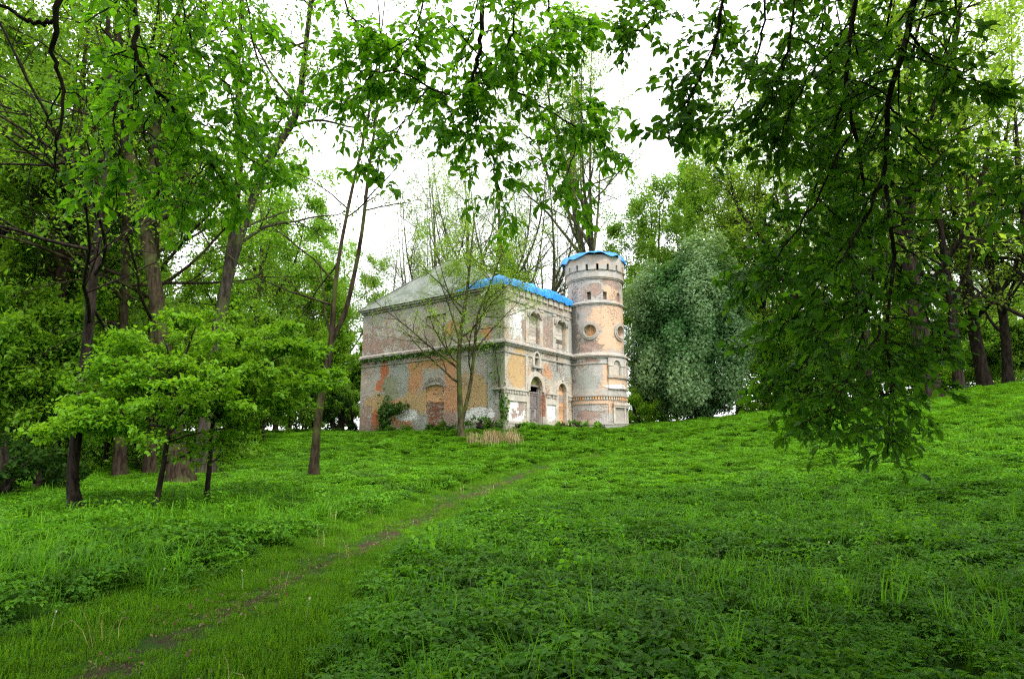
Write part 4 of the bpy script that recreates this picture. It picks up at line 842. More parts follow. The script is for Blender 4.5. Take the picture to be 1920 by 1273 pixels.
for key, px, Y, sc, lab in (('under_a', 40, 25, 1., 'leafy young tree above the dark thicket at the left'), ('under_b', 130, 27, 1., 'low pale green young tree behind the nearest dark slim trunk'), ('under_a', 210, 31, 1.1, 'leafy young tree behind the pole-like trunk'),
        ('under_b', 420, 33, 1., 'low pale young tree behind the right-hand lime sapling'), ('under_a', 500, 40, 1., 'leafy young tree right of the lime saplings'), ('under_b', 545, 47, 1., 'low pale young tree left of the dark slender forked tree'), ('under_a', 330, 37, 1.1, 'leafy young tree behind the thick leaning trunk'),
        ('under_b', 270, 29, .8, 'small pale young tree left of the leaning trunk'), ('under_a', -20, 33, 1.2, 'leafy young tree cut by the left edge'), ('under_a', 110, 42, 1.2, 'young tree deep in the left wood behind the nearest trunk'), ('under_b', 640, 55, .8, 'small pale young tree at the left end of the castle'),
        ('under_a', 460, 54, 1.2, 'young tree deep in the wood, right of the V-shaped tree'), ('under_a', 380, 50, 1.3, 'young tree deep in the wood, behind the V-shaped tree')):
    grow(key, px, Y, 'understory_tree', lab, 'undergrowth trees on the left', sc)
for key, px, Y, sc, lab in (('wood_c', 640, 78, 1.1, 'pale far tree in the gap between the left wood and the castle'), ('under_a', 590, 52, 1.1, 'leafy young tree just right of the V-shaped tree, low in the gap'), ('wood_a', 520, 58, .8, 'leafy tree behind the right end of the lime saplings'), ('under_a', 665, 66, 1.2, 'young tree low in the gap beside the castle wall'),
        ('wood_b', -20, 30, 1., 'dense tree overlapping the far-left trunk'), ('wood_c', 75, 27, 1.1, 'airy tall tree at the upper left, its crown cut by the top edge'), ('under_a', 570, 72, 1.5, 'young tree far in the gap left of the castle'), ('under_a', 300, 60, 1.6, 'broad young tree far back behind the leaning trunk'), ('under_a', 150, 62, 1.7, 'broad young tree far back behind the nearest slim trunk'), ('under_a', 450, 66, 1.7, 'broad young tree far back behind the lime saplings'), ('under_a', 30, 55, 1.7, 'broad young tree far back at the left edge')):
    grow(key, px, Y, 'woodland_tree', lab, G1, sc)
# right wood
for px, Y, key, sc, lab in ((1748, 37.5, 'wood_d', 1.5, 'thick dark trunk at the edge of the right-hand wood'), (1625, 42, 'wood_d', 1.1, 'dark trunk in the right wood half hidden by hanging leaves'), (1800, 45, 'wood_d', 1.05, 'second dark trunk just right of the thick trunk'),
                          (1893, 46, 'wood_d', 1., 'slim dark trunk near the right edge, on the bank')):
    grow(key, px, Y, 'dark_trunk_tree', lab, sc=sc)
for key, px, Y, lab in (('wood_d', 1520, 58, 'airy tree between the silvery tree and the hanging leaf curtain'), ('wood_c', 1680, 60, 'leafy tree behind the middle of the hanging leaf curtain'), ('wood_d', 1840, 58, 'airy olive tree between the second dark trunk and the slim trunk'), ('wood_d', 1960, 44, 'airy olive tree whose twigs enter at the right edge'),
        ('wood_c', 1560, 72, 'farther leafy tree behind the left side of the leaf curtain'), ('wood_d', 1760, 76, 'farther tree behind the thick dark trunk'), ('wood_c', 1900, 74, 'farther leafy tree at the upper right corner'), ('wood_d', 2060, 56, 'tree beyond the right edge with only twig tips in view'), ('wood_c', 1470, 80, 'farthest leafy tree just right of the silvery tree'), ('wood_d', 1640, 88, 'farthest olive tree behind the leaf curtain')):
    grow(key, px, Y, 'woodland_tree', lab, 'trees of the wood on the right')
for key, px, Y, sc, lab in (('under_a', 1480, 70, 1.7, 'broad young tree far back right of the silvery tree'), ('under_a', 1437, 57, 1.2, 'leafy young tree closing the gap right of the silvery tree foot'), ('under_a', 1600, 66, 1.6, 'broad young tree far back behind the leaf curtain'), ('under_a', 1770, 64, 1.6, 'broad young tree far back behind the thick dark trunk'), ('under_a', 1910, 66, 1.6, 'broad young tree far back at the right edge'), ('under_a', 1270, 80, 1.8, 'broad young tree far back behind the silvery tree'), ('under_b', 1560, 50, 1.1, 'low young tree behind the left side of the leaf curtain'), ('under_a', 1690, 52, 1., 'leafy young tree just left of the thick dark trunk'), ('under_b', 1850, 54, 1.1, 'low young tree between the second dark trunk and the slim trunk'), ('under_a', 1470, 62, 1.1, 'leafy young tree beside the right foot of the silvery tree'),
        ('under_b', 1930, 50, 1., 'low young tree at the right edge on the bank'), ('under_a', 1225, 72, 1., 'leafy young tree in the gap between tower and silvery tree'), ('under_b', 1205, 62, .9, 'low young tree just right of the tower foot')):
    grow(key, px, Y, 'understory_tree', lab, 'undergrowth trees on the right', sc)

# -- shrubs and climbers
def shrub(name, loc, H, Wd, leaf, nl, ls, label, cat='shrub', sd=1, lobes=22):
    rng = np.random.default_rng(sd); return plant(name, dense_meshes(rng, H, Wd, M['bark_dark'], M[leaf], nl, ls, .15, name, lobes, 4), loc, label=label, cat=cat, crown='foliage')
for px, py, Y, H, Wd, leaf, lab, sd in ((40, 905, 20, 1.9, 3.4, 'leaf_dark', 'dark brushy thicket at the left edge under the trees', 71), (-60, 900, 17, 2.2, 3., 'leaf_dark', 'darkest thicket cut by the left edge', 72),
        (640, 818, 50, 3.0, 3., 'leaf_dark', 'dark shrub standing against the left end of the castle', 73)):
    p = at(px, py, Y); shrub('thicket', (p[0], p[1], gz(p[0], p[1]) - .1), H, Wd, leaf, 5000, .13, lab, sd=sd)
for key_sd, spots in ((74, ((430, 62, 1.0, 'dark shrub on the horizon behind the lime saplings'), (500, 66, 1.1, 'dark shrub on the horizon right of the lime saplings'), (570, 62, .8, 'dark shrub on the horizon left of the slender forked tree'), (300, 58, 1.1, 'dark shrub on the horizon behind the thick leaning trunk'), (180, 56, 1.1, 'dark shrub on the horizon behind the nearest slim trunk'))),
                      (75, ((1208, 58, 1.0, 'dark shrub just right of the tower foot'), (1440, 54, .9, 'dark shrub at the right foot of the silvery tree'), (1540, 52, 1., 'dark shrub behind the left fringe of the leaf curtain'), (1670, 52, 1., 'dark shrub left of the thick dark trunk'), (1830, 54, 1., 'dark shrub between the second dark trunk and the slim trunk')))):
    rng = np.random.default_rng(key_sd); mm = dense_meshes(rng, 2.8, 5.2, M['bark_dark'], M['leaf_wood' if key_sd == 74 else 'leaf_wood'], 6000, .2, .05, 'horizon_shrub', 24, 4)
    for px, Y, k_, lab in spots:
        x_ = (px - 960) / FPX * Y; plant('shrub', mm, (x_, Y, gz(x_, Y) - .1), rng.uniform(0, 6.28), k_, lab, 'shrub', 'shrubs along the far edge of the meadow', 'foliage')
def low_plant(loc, H, Wd, lab, sd, leaf='herb', nl=650): return shrub('wall_plant', loc, H * .75, Wd, leaf, nl, .12, lab, 'plant', sd, 12)
low_plant(hw(5.9, -.8, 0), .9, 1.7, 'leafy green weeds at the foot of the arched blind window', 81); low_plant(hw(7.3, -1.7, 0), .8, 1.6, 'leafy green weeds where tower and wall meet', 82)
low_plant(hw(1.2, -.6, -.1), .7, 1.5, 'low weeds under the pale panel left of the door', 83); low_plant(hw(-.7, 1.2, -.1), 1.1, 2.0, 'bramble bush at the near corner of the castle', 84)
low_plant(hw(-.6, 4.6, -.2), .9, 1.8, 'weeds below the bricked-up opening', 85); low_plant(hw(-.6, 8.3, -.3), .8, 2., 'weeds at the left wall between ivy and opening', 86)
def ivy(sd, spots, label, stems):
    rng = np.random.default_rng(sd); e_ = empty('ivy', hw(*stems[0][0]), label=label, cat='ivy'); base = hw(*stems[0][0]); A = []
    S = np.stack([resample([hw(*q) - base for q in s], 10) for s in stems]); v, f = tubes(S, np.full(S.shape[:2], .018), 5); link('stem', mesh_np('ivy_stem', v, f, M['bark_dark']), e_)
    for (mp, u, z, ru, rz, n, out) in spots:
        q = rng.normal(size=(n, 2)) * .5; A += [hw(*mp(u + ru * a, z + rz * b_, .06 + abs(rng.normal()) * out)) - base for a, b_ in q]
    A = np.array(A); D = np.tile(np.array([-.3, -.8, -.5]), (len(A), 1)); v, f = leaf_quads(rng, A, D, .15, .9, .3, .3, .5); tint = rng.random(len(A))
    link('leaves', mesh_np('ivy_leaves', v, [f], M['leaf_ivy'], tint=np.repeat(tint, 4)), e_)
ivy(91, [(ml, 10.1, .9, .5, 1.4, 900, .2), (ml, 9.5, 1.55, .9, .4, 350, .25), (ml, 8.6, 1.7, .9, .25, 150, .3)], 'dark green ivy climbing the left part of the orange wall', [[(-.05, 10.2, -.1), (-.05, 10.1, .8), (-.05, 9.9, 1.8)], [(-.05, 10.0, .8), (-.05, 9.4, 1.4), (-.1, 8.4, 1.75)]])
ivy(92, [(ml, .12, 1.3, .15, 1.4, 170, .06), (mr, .08, 1.2, .12, .9, 70, .06), (ml, .6, 3.6, .6, 1.6, 70, .12), (ml, .7, 5.1, 1.2, .25, 90, .12)], 'ivy trailing up the near corner of the castle', [[(-.05, .2, -.1), (-.05, .2, 1.5), (-.05, .4, 3.2)], [(-.05, .25, 1.0), (-.06, .5, 3.5), (-.25, .6, 5.1)]])
ivy(93, [(ml, 9., 5.12, 5.5, .16, 330, .08), (ml, 3.5, 5.1, 4., .14, 160, .08)], 'thin creeper running along the ledge of the left wall', [[(-.24, 12.6, 5.3), (-.24, 9, 5.3), (-.24, 6.5, 5.3)], [(-.24, 6.5, 5.3), (-.24, 3.5, 5.3), (-.24, 1.5, 5.3)]])

# ------------------------------------------------------------------ OVERHANGING BOUGHS of the two trees the camera stands under
def leaf_shapes(mat_, n, seed):
    rng = np.random.default_rng(seed); out = []
    for k in range(n):
        w = .27 + .04 * rng.normal(); c = .10 + .05 * rng.normal(); e_ = .06 + .03 * rng.normal(); tw = rng.normal() * .05
        pts = np.array([(0, 0, 0), (w * .8, .22, e_ + tw), (w, .5, e_), (w * .6, .8, e_ * .6 - c - tw), (0, 1.0, -c * 2), (-w * .6, .8, e_ * .6 - c + tw), (-w, .5, e_), (-w * .8, .22, e_ - tw), (0, .3, -.01), (0, .68, -c * .6)])
        F3 = np.array([(0, 1, 8), (0, 8, 7), (9, 3, 4), (9, 4, 5)]); F4 = np.array([(8, 1, 2, 9), (9, 2, 3, 3), (8, 9, 6, 7), (9, 5, 6, 6)])
        F3 = np.vstack([F3, [(9, 2, 3), (9, 5, 6)]]); F4 = F4[[0, 2]]
        out.append((pts, F3, F4))
    return out
def bough_tree(name, label, trunk, limbs, bark, leaf, seed, leaf_len=.085, dens=1., crown=None, spray_len=.55, bare=(), bare_tw=None):
    """trunk: (points, radii); limbs: list of (world polyline, r0, r1, spray density)"""
    rng = np.random.default_rng(seed); base = np.array(trunk[0][0], float); e_ = empty(name, base, label=label, cat='tree')
    v, f = tubes(np.array([resample(np.array(trunk[0]) - base, 20)]), np.interp(np.linspace(0, 1, 20), np.linspace(0, 1, len(trunk[1])), trunk[1])[None], 14); link('trunk', mesh_np('trunk', v, f, bark, smooth=True), e_)
    LP, LD, LN = [], [], []; TV, TF, off = [], [], 0
    for (pl, r0, r1, den) in limbs:
        n = 22; P = resample(np.array(pl) - base, n)[None]; P[0, 1:-1] += rng.normal(size=(n - 2, 3)) * .012; L_ = np.linalg.norm(np.diff(P[0], axis=0), axis=1).sum()
        rr = np.linspace(r0, r1, n)[None]; v, f = tubes(P, rr, 8); lm = link('limb', mesh_np('limb', v, f, bark, smooth=True), e_)
        if den <= 0: continue
        k = max(3, int(L_ * 6.5 * den * dens)); b1, q1 = spawn(rng, P, rr, k, .08, 1., 1.05, 1., 8, .08, -.035, .45, flat=.45, shape=.15, Lref=spray_len, taper=.4); q1 = np.minimum(q1, .009)
        b1 = np.concatenate([b1, P[:, -8:]]) if n >= 8 else b1; q1 = np.concatenate([q1, rr[:, -8:]])
        b2, q2 = spawn(rng, b1, q1, 5, .15, .95, .85, .5, 5, .08, -.04, .6, flat=.5); q2 = np.minimum(q2, .004)
        for b_, q_, sd in ((b1, q1, 5), (b2, q2, 4)):
            v, f = tubes(b_, q_, sd); TV.append(v); TF.append(f[0] + off); off += len(v)
        for b_, sp in ((b1, .085), (b2, .055)):
            Lb = np.linalg.norm(np.diff(b_, axis=1), axis=-1).sum(1); m = max(2, int(np.median(Lb) / sp)); B, nn, _ = b_.shape
            t_ = (np.arange(m)[None] + .2 + .6 * rng.random((B, m))) / m; x = t_ * (nn - 1); i = np.minimum(x.astype(int), nn - 2); fr_ = (x - i)[..., None]; bi = np.arange(B)[:, None]
            p = b_[bi, i] * (1 - fr_) + b_[bi, i + 1] * fr_; T = nrm(b_[bi, i + 1] - b_[bi, i]); pn = np.array([0, 0, 1.]) + rng.normal(size=(B, 1, 3)) * .35
            side = nrm(np.cross(T, pn)) * np.where(np.arange(m) % 2, 1, -1)[None, :, None]
            d = nrm(T * .75 + side * .8 + np.array([0, 0, -.28]) + rng.normal(size=T.shape) * .22); nl = nrm(pn + rng.normal(size=T.shape) * .35)
            LP.append(p.reshape(-1, 3)); LD.append(d.reshape(-1, 3)); LN.append(nl.reshape(-1, 3))
    if TV: link('twigs', mesh_np('twigs', np.concatenate(TV), [np.concatenate(TF)], bark), e_)
    LP, LD, LN = np.concatenate(LP), np.concatenate(LD), np.concatenate(LN); n = len(LP); size = leaf_len * (1 + .25 * rng.normal(size=n)).clip(.5, 1.6)
    side = nrm(np.cross(LD, LN)); up = np.cross(side, LD); shapes = leaf_shapes(leaf, 4, seed); pick = rng.integers(0, 4, n)
    Wp = LP + base - EYE; depth = Wp @ _f; sx = np.abs(Wp[:, 0] / np.maximum(depth, .1) * FPX); sy = (Wp @ _u) / np.maximum(depth, .1) * FPX
    inview = (depth > .5) & (sx < 960) & (np.abs(sy) < 636); score = np.where(inview, size / np.maximum(depth, .1), 0); order = np.argsort(-score); big = order[:300]; rest = order[300:]
    tint = np.clip(.5 + .28 * rng.normal(size=n), 0, 1)
    mes = []
    for k, (pts, F3, F4) in enumerate(shapes):
        for tt in (.2, .5, .85): mes.append(mesh_np('leaf', pts, [F3, F4], leaf, tint=np.full(len(pts), tt)))
    for i in big:
        ob = link('leaf', mes[pick[i] * 3 + int(min(2, tint[i] * 3))], e_); s_ = size[i]
        mt_ = np.eye(4); mt_[:3, 0] = side[i] * s_; mt_[:3, 1] = LD[i] * s_; mt_[:3, 2] = up[i] * s_; mt_[:3, 3] = LP[i]; ob.matrix_local = Matrix(mt_.tolist())
    VV, F3a, F4a, off, TT = [], [], [], 0, []
    for k, (pts, F3, F4) in enumerate(shapes):
        ix = rest[pick[rest] == k]; s_ = size[ix][:, None, None]
        v = LP[ix][:, None] + s_ * (side[ix][:, None] * pts[None, :, 0:1] + LD[ix][:, None] * pts[None, :, 1:2] + up[ix][:, None] * pts[None, :, 2:3]); o_ = off + np.arange(len(ix))[:, None, None] * len(pts)
        VV.append(v.reshape(-1, 3)); F3a.append((F3[None] + o_).reshape(-1, 3)); F4a.append((F4[None] + o_).reshape(-1, 4)); TT.append(np.repeat(tint[ix], len(pts))); off += len(ix) * len(pts)
    lv = link('leaves', mesh_np('leaves', np.concatenate(VV), [np.concatenate(F3a), np.concatenate(F4a)], leaf, tint=np.concatenate(TT)), e_); lv['kind'] = 'stuff'
    if crown is not None:
        AA = []
        for (x0, x1, y0, y1, zlo, zhi, nl) in crown:  # unseen crown leaves, spread in boxes shaped to shade the foreground
            A = np.stack([rng.uniform(x0, x1, nl), rng.uniform(y0, y1, nl), rng.uniform(0, 1, nl)], -1); cl = np.sin(A[:, 0] * 1.3 + 1) * np.sin(A[:, 1] * 1.1) + .4 * rng.normal(size=nl)
            A = A[cl > -.5]; zmin = np.maximum(zlo, 1.6 + .92 * np.maximum(A[:, 1], 0) + .5); A[:, 2] = zmin + A[:, 2] * (zhi - zlo); AA.append(A)
        A = np.concatenate(AA)
        v, f = leaf_quads(rng, A - base, np.tile([0., 0, -1], (len(A), 1)), .3, .7, .3, 1.2, .7); link('crown', mesh_np('crown', v, [f], leaf, tint=np.repeat(rng.random(len(A)), 4)), e_)
    return n
def px_line(pts): return [at(*q) for q in pts]
def up_from(pts, root):
    """lead a traced bough back out of the picture to where it leaves the trunk"""
    P_ = px_line(pts); a = P_[0]; mid = (a + np.array(root)) / 2 + np.array([0, 0, .8]); return [np.array(root), mid] + P_
RT = (5.6, -2.2); rz_ = gz(*RT); rr_ = np.array([RT[0], RT[1], 0]); R_top = np.array([5.3, -1.6, 8.2])
limbs = []
def RL(pts, r0, r1, den=1., root=None):
    limbs.append((up_from(pts, root) if root is not None else px_line(pts), r0, r1, den))
# traced boughs of the right-hand curtain
RL([(1735, -120, 5.6), (1700, 60, 5.7), (1668, 200, 5.8), (1660, 330, 5.9), (1676, 480, 6.0), (1662, 600, 6.1), (1668, 720, 6.1), (1664, 850, 6.1)], .035, .005, .9)
RL([(1625, -120, 6.2), (1597, 60, 6.3), (1588, 170, 6.4), (1608, 260, 6.5), (1622, 400, 6.5), (1636, 540, 6.6), (1600, 680, 6.6), (1560, 790, 6.6)], .03, .005, .9)
RL([(1360, -120, 5.8), (1345, 60, 6.0), (1300, 170, 6.1), (1250, 262, 6.2)], .018, .005, 1.)
RL([(1250, -120, 6.6), (1235, 20, 6.8), (1190, 60, 6.9), (1160, 40, 7.)], .014, .004, .9)
RL([(1450, -100, 6.4), (1430, 60, 6.5), (1390, 170, 6.6), (1330, 255, 6.7)], .016, .005, 1.)
RL([(1500, -100, 5.5), (1480, 80, 5.6), (1440, 190, 5.8), (1400, 250, 6.)], .016, .005, 1.)
RL([(1588, 170, 6.4), (1545, 310, 6.6), (1500, 420, 6.7), (1440, 490, 6.8), (1385, 545, 6.9)], .016, .004, 1.)
RL([(1600, 230, 6.5), (1540, 360, 6.2), (1480, 450, 6.1), (1440, 510, 6.1)], .014, .004, .9)
RL([(1622, 400, 6.5), (1560, 500, 6.6), (1500, 580, 6.7), (1440, 640, 6.8)], .013, .004, 1.)
RL([(1636, 540, 6.6), (1560, 620, 6.9), (1500, 690, 7.), (1450, 760, 7.1)], .012, .004, 1.)
RL([(1660, 330, 5.9), (1600, 450, 5.7), (1540, 560, 5.7), (1510, 640, 5.7)], .013, .004, .9)
RL([(1676, 480, 6.0), (1720, 560, 6.2), (1745, 620, 6.3), (1730, 700, 6.4)], .012, .004, .9)
RL([(1668, 200, 5.8), (1730, 270, 5.9), (1770, 300, 6.), (1745, 380, 6.)], .012, .004, .6)
RL([(1662, 600, 6.1), (1600, 700, 5.8), (1560, 760, 5.8), (1500, 800, 5.8)], .012, .004, 1.)
RL([(1700, 60, 5.7), (1760, 120, 5.8), (1820, 150, 5.9), (1880, 170, 6.)], .014, .004, .8)
RL([(1800, -100, 6.), (1790, 30, 6.1), (1770, 110, 6.2), (1740, 180, 6.3)], .014, .004, .7)
RL([(1597, 60, 6.3), (1520, 140, 6.), (1470, 240, 6.), (1450, 300, 6.)], .013, .004, .9)
RL([(1550, -100, 7.), (1540, 60, 7.2), (1500, 180, 7.4), (1530, 290, 7.5)], .016, .005, .9)
RL([(1680, -100, 7.2), (1650, 100, 7.4), (1560, 250, 7.5), (1570, 420, 7.6), (1530, 520, 7.6)], .016, .005, .9)
RL([(1610, 560, 7.), (1650, 640, 7.1), (1690, 720, 7.1), (1620, 800, 7.2)], .012, .004, .9)
RL([(1990, 300, 4.6), (1930, 320, 4.7), (1885, 350, 4.8), (1850, 372, 4.8)], .014, .004, .9)
for q in ((1735, -120, 5.6), (1625, -120, 6.2), (1360, -120, 5.8), (1450, -100, 6.4), (1250, -120, 6.6), (1500, -100, 5.5), (1800, -100, 6.), (1550, -100, 7.), (1680, -100, 7.2)):
    a = at(*q); limbs.append(([R_top + np.array([0, 0, rng.uniform(-1, 1)]), (R_top + a) / 2 + np.array([0, 0, 1.2]), a + np.array([0, 0, .35]), a], .09, .03, 0))
nR = bough_tree('hornbeam_tree', 'big tree whose leafy boughs hang as a dark, shaded curtain on the right', ([(RT[0], RT[1], rz_ - .1), (5.6, -2.1, 3), (5.4, -1.8, 6), tuple(R_top), (5.0, -1.2, 12)], (.42, .34, .3, .24, .08)), limbs, M['bark_dark'], M['leaf_right'], 101, .106, 1.9, ((-2.5, 16, -12, 4.0, 6.2, 9.5, 44000), (4.0, 16, 4.0, 10.5, 6.2, 8.5, 22000)), .55)
limbs = []
L_top = np.array([-3.6, -2.5, 8.0])
RL([(255, -120, 6.2), (252, 60, 6.3), (262, 125, 6.4), (340, 225, 6.6), (395, 300, 6.7), (450, 385, 6.9)], .034, .006, .85)
RL([(268, 85, 6.4), (330, 110, 6.5), (390, 85, 6.6), (455, 20, 6.7)], .014, .004, .8)
RL([(340, 225, 6.6), (400, 240, 6.8), (470, 300, 7.), (520, 330, 7.1)], .012, .004, .9)
RL([(262, 125, 6.4), (215, 200, 6.2), (225, 290, 6.1), (215, 340, 6.1)], .012, .004, .6)
RL([(300, 180, 6.5), (270, 250, 6.7), (300, 330, 6.8), (280, 400, 6.9)], .011, .004, .8)
RL([(395, 300, 6.7), (360, 350, 6.5), (340, 420, 6.5)], .010, .004, .7)
RL([(455, -80, 7.), (470, 60, 7.1), (500, 150, 7.2), (530, 210, 7.3), (500, 280, 7.4)], .013, .004, .8)
RL([(350, -80, 5.8), (345, 20, 5.9), (380, 110, 6.), (430, 170, 6.1), (450, 250, 6.2)], .013, .004, .8)
RL([(200, -80, 7.), (190, 40, 7.1), (230, 110, 7.2), (200, 200, 7.3)], .012, .004, .5)
# centre boughs
RL([(908, -120, 6.4), (903, 60, 6.6), (890, 130, 6.7), (874, 192, 6.8)], .032, .016, .8)
RL([(890, 138, 6.7), (935, 145, 6.8), (985, 182, 6.9), (1050, 220, 7.0), (1110, 255, 7.1), (1160, 300, 7.2)], .016, .005, .75)
RL([(874, 192, 6.8), (805, 163, 6.9), (750, 136, 7.), (680, 132, 7.1), (630, 105, 7.2)], .015, .005, .9)
RL([(874, 192, 6.8), (896, 220, 6.8), (908, 275, 6.8), (930, 330, 6.9), (948, 400, 6.9)], .011, .004, .8)
RL([(805, 163, 6.9), (775, 205, 6.7), (740, 250, 6.7), (710, 300, 6.6), (705, 335, 6.6)], .010, .004, .6)
RL([(1060, 225, 7.0), (1080, 260, 7.0), (1065, 320, 6.9), (1062, 372, 6.9)], .009, .004, .9)
RL([(1110, 255, 7.1), (1085, 200, 7.), (1120, 195, 6.9)], .009, .004, .9)
RL([(960, -120, 6.), (962, 40, 6.1), (955, 90, 6.2), (1010, 110, 6.3), (1070, 85, 6.4)], .014, .004, .9)
RL([(1020, -100, 6.6), (1030, 20, 6.7), (1060, 60, 6.8), (1085, 30, 6.9)], .012, .004, .7)
RL([(800, -100, 6.8), (790, 30, 6.9), (740, 90, 7.), (700, 70, 7.1)], .013, .004, .9)
RL([(640, -100, 7.2), (650, 20, 7.3), (690, 60, 7.3), (650, 130, 7.4), (600, 150, 7.5)], .014, .004, .8)
RL([(740, 136, 7.), (760, 90, 7.), (800, 60, 7.)], .009, .004, .9)
RL([(830, 165, 6.8), (850, 230, 6.7), (880, 250, 6.7), (905, 180, 6.7)], .009, .004, .9)
RL([(700, 140, 7.1), (660, 180, 7.1), (640, 200, 7.)], .009, .004, .7)
# bare bough at the upper left
RL([(135, -120, 5.2), (112, 0, 5.3), (100, 90, 5.4), (116, 160, 5.5), (108, 260, 5.6), (100, 330, 5.7)], .032, .006, 0)
RL([(-60, -20, 5.2), (20, 22, 5.3), (70, 45, 5.3), (104, 38, 5.35)], .016, .02, 0)
RL([(112, 165, 5.5), (90, 230, 5.6), (60, 290, 5.7), (20, 340, 5.8)], .008, .002, 0); RL([(112, 165, 5.5), (150, 180, 5.6), (175, 230, 5.7), (200, 300, 5.8)], .008, .002, 0); RL([(108, 240, 5.6), (80, 300, 5.5), (70, 380, 5.5)], .006, .002, 0)
for q in ((255, -120, 6.2), (135, -120, 5.2), (455, -80, 7.), (908, -120, 6.4), (960, -120, 6.), (800, -100, 6.8), (640, -100, 7.2), (350, -80, 5.8), (200, -80, 7.), (1020, -100, 6.6)):
    a = at(*q); limbs.append(([L_top + np.array([0, 0, rng.uniform(-1, 1)]), (L_top + a) / 2 + np.array([0, 0, 1.3]), a + np.array([0, 0, .35]), a], .08, .03, 0))
nL = bough_tree('hornbeam_tree', 'tree whose bright, sunlit boughs hang across the top left and centre', ([(-4.2, -3.2, gz(-4.2, -3.2) - .1), (-4.1, -3.1, 3), (-3.9, -2.8, 6), tuple(L_top), (-3.2, -2, 12)], (.36, .3, .26, .2, .08)), limbs, M['bark_dark'], M['leaf_left'], 102, .105, 1.9, ((-11, .5, -12, 3.5, 6.5, 9.5, 22000),), .58)

# ------------------------------------------------------------------ GROUND COVER
rng = np.random.default_rng(7)
clumps = bpy.data.collections.new('clump_kinds')
def clump_obj(i, V_, F_, mt_, tint):
    ob = bpy.data.objects.new('clump_%02d' % i, mesh_np('clump', V_, F_, mt_, tint=tint)); clumps.objects.link(ob)
def herb_clump(rng, ns, rad, H, ls):
    VV, FF, TT, off = [], [], [], 0
    for s in range(ns):
        a = rng.uniform(0, 6.28); r_ = rad * math.sqrt(rng.random()); b_ = np.array([r_ * math.cos(a), r_ * math.sin(a), 0]); h = H * rng.uniform(.55, 1.1); tip = b_ + np.array([rng.normal() * .05, rng.normal() * .05, h]); ti = rng.random()
        v, f = tubes(np.array([[b_, (b_ + tip) / 2, tip]]), np.array([[.003, .0025, .002]]), 3); VV.append(v); FF.append(('q', f[0] + off)); off += len(v); TT += [ti * .4] * len(v)
        A = []; D = []
        a0 = rng.uniform(0, 6.28)
        for k in range(3):
            a1 = a0 + k * 2.09; dr_ = np.array([math.cos(a1), math.sin(a1), -.12]); root = tip + dr_ * .03
            for off2 in (-.65, 0, .65): A.append(root + dr_ * (.02 if off2 else .045)); D.append([math.cos(a1 + off2 * 1.4), math.sin(a1 + off2 * 1.4), -.1 + rng.normal() * .3])
        A, D = np.array(A), nrm(np.array(D)); n = len(A); s_ = nrm(np.cross(D, [0, 0, 1.])); nn = np.cross(s_, D); l = ls * rng.uniform(.7, 1.2, (n, 1)); w = .52
        v = np.stack([A, A + D * l * .4 + s_ * l * w * .5 + nn * l * .1, A + D * l - nn * l * .12, A + D * l * .4 - s_ * l * w * .5 + nn * l * .1], 1).reshape(-1, 3); i = np.arange(n)[:, None] * 4
        VV.append(v); FF.append(('t', np.concatenate([i + np.array([0, 1, 2]), i + np.array([0, 2, 3])]) + off)); off += len(v); TT += list(np.repeat(np.clip(ti + rng.normal(size=n) * .15, 0, 1), 4))
    return np.concatenate(VV), [np.concatenate([f for k, f in FF if k == 'q']), np.concatenate([f for k, f in FF if k == 't'])], np.array(TT)
def blade_clump(rng, nb, rad, H, w, bend):
    a = rng.uniform(0, 6.28, nb); r_ = rad * np.sqrt(rng.random(nb)); b_ = np.stack([r_ * np.cos(a), r_ * np.sin(a), np.zeros(nb)], -1); az = rng.uniform(0, 6.28, nb); d = np.stack([np.cos(az), np.sin(az), np.zeros(nb)], -1); s_ = np.stack([-np.sin(az), np.cos(az), np.zeros(nb)], -1)
    h = H * rng.uniform(.45, 1.1, nb)[:, None]; bn = bend * rng.uniform(.3, 1.3, nb)[:, None]; up = np.array([0, 0, 1.]); ww = w * rng.uniform(.6, 1.2, nb)[:, None]
    c = [b_, b_ + up * h * .5 + d * h * bn * .18, b_ + up * h * .85 + d * h * bn * .5, b_ + up * h * (1.02 - .25 * bn) + d * h * bn]; wd = [1., .9, .6, .05]
    v = np.stack([q for cc, k in zip(c, wd) for q in (cc - s_ * ww * k, cc + s_ * ww * k)], 1).reshape(-1, 3); i = np.arange(nb)[:, None] * 8; F_ = np.concatenate([i + np.array([0, 1, 3, 2]), i + np.array([2, 3, 5, 4]), i + np.array([4, 5, 7, 6])]); return v, [F_], np.repeat(rng.random(nb), 8)
for k in range(4): v, f, tt = herb_clump(rng, 11, .18, .25, .07); clump_obj(k, v, f, M['herb'], tt)             # 0-3 ground elder
for k in range(4, 7): v, f, tt = blade_clump(rng, 18, .12, .50, .0055, .75); clump_obj(k, v, f, M['blade'], tt)   # 4-6 tall grass
for k in range(7, 10): v, f, tt = blade_clump(rng, 55, .16, .10, .0035, .5); clump_obj(k, v, f, M['lawn'], tt)   # 7-9 short grass
for k in range(10, 13): v, f, tt = herb_clump(rng, 44, .42, .32, .085); clump_obj(k, v, f, M['herb'], tt)         # 10-12 broad herbs, farther off
v, f, tt = blade_clump(rng, 60, .35, .55, .009, .5); clump_obj(13, v, f, M['straw'], tt)                            # 13 dry grass
v, f, tt = blade_clump(rng, 60, .38, .34, .009, .6); clump_obj(14, v, f, M['blade'], tt)                            # 14 grass patch, farther off
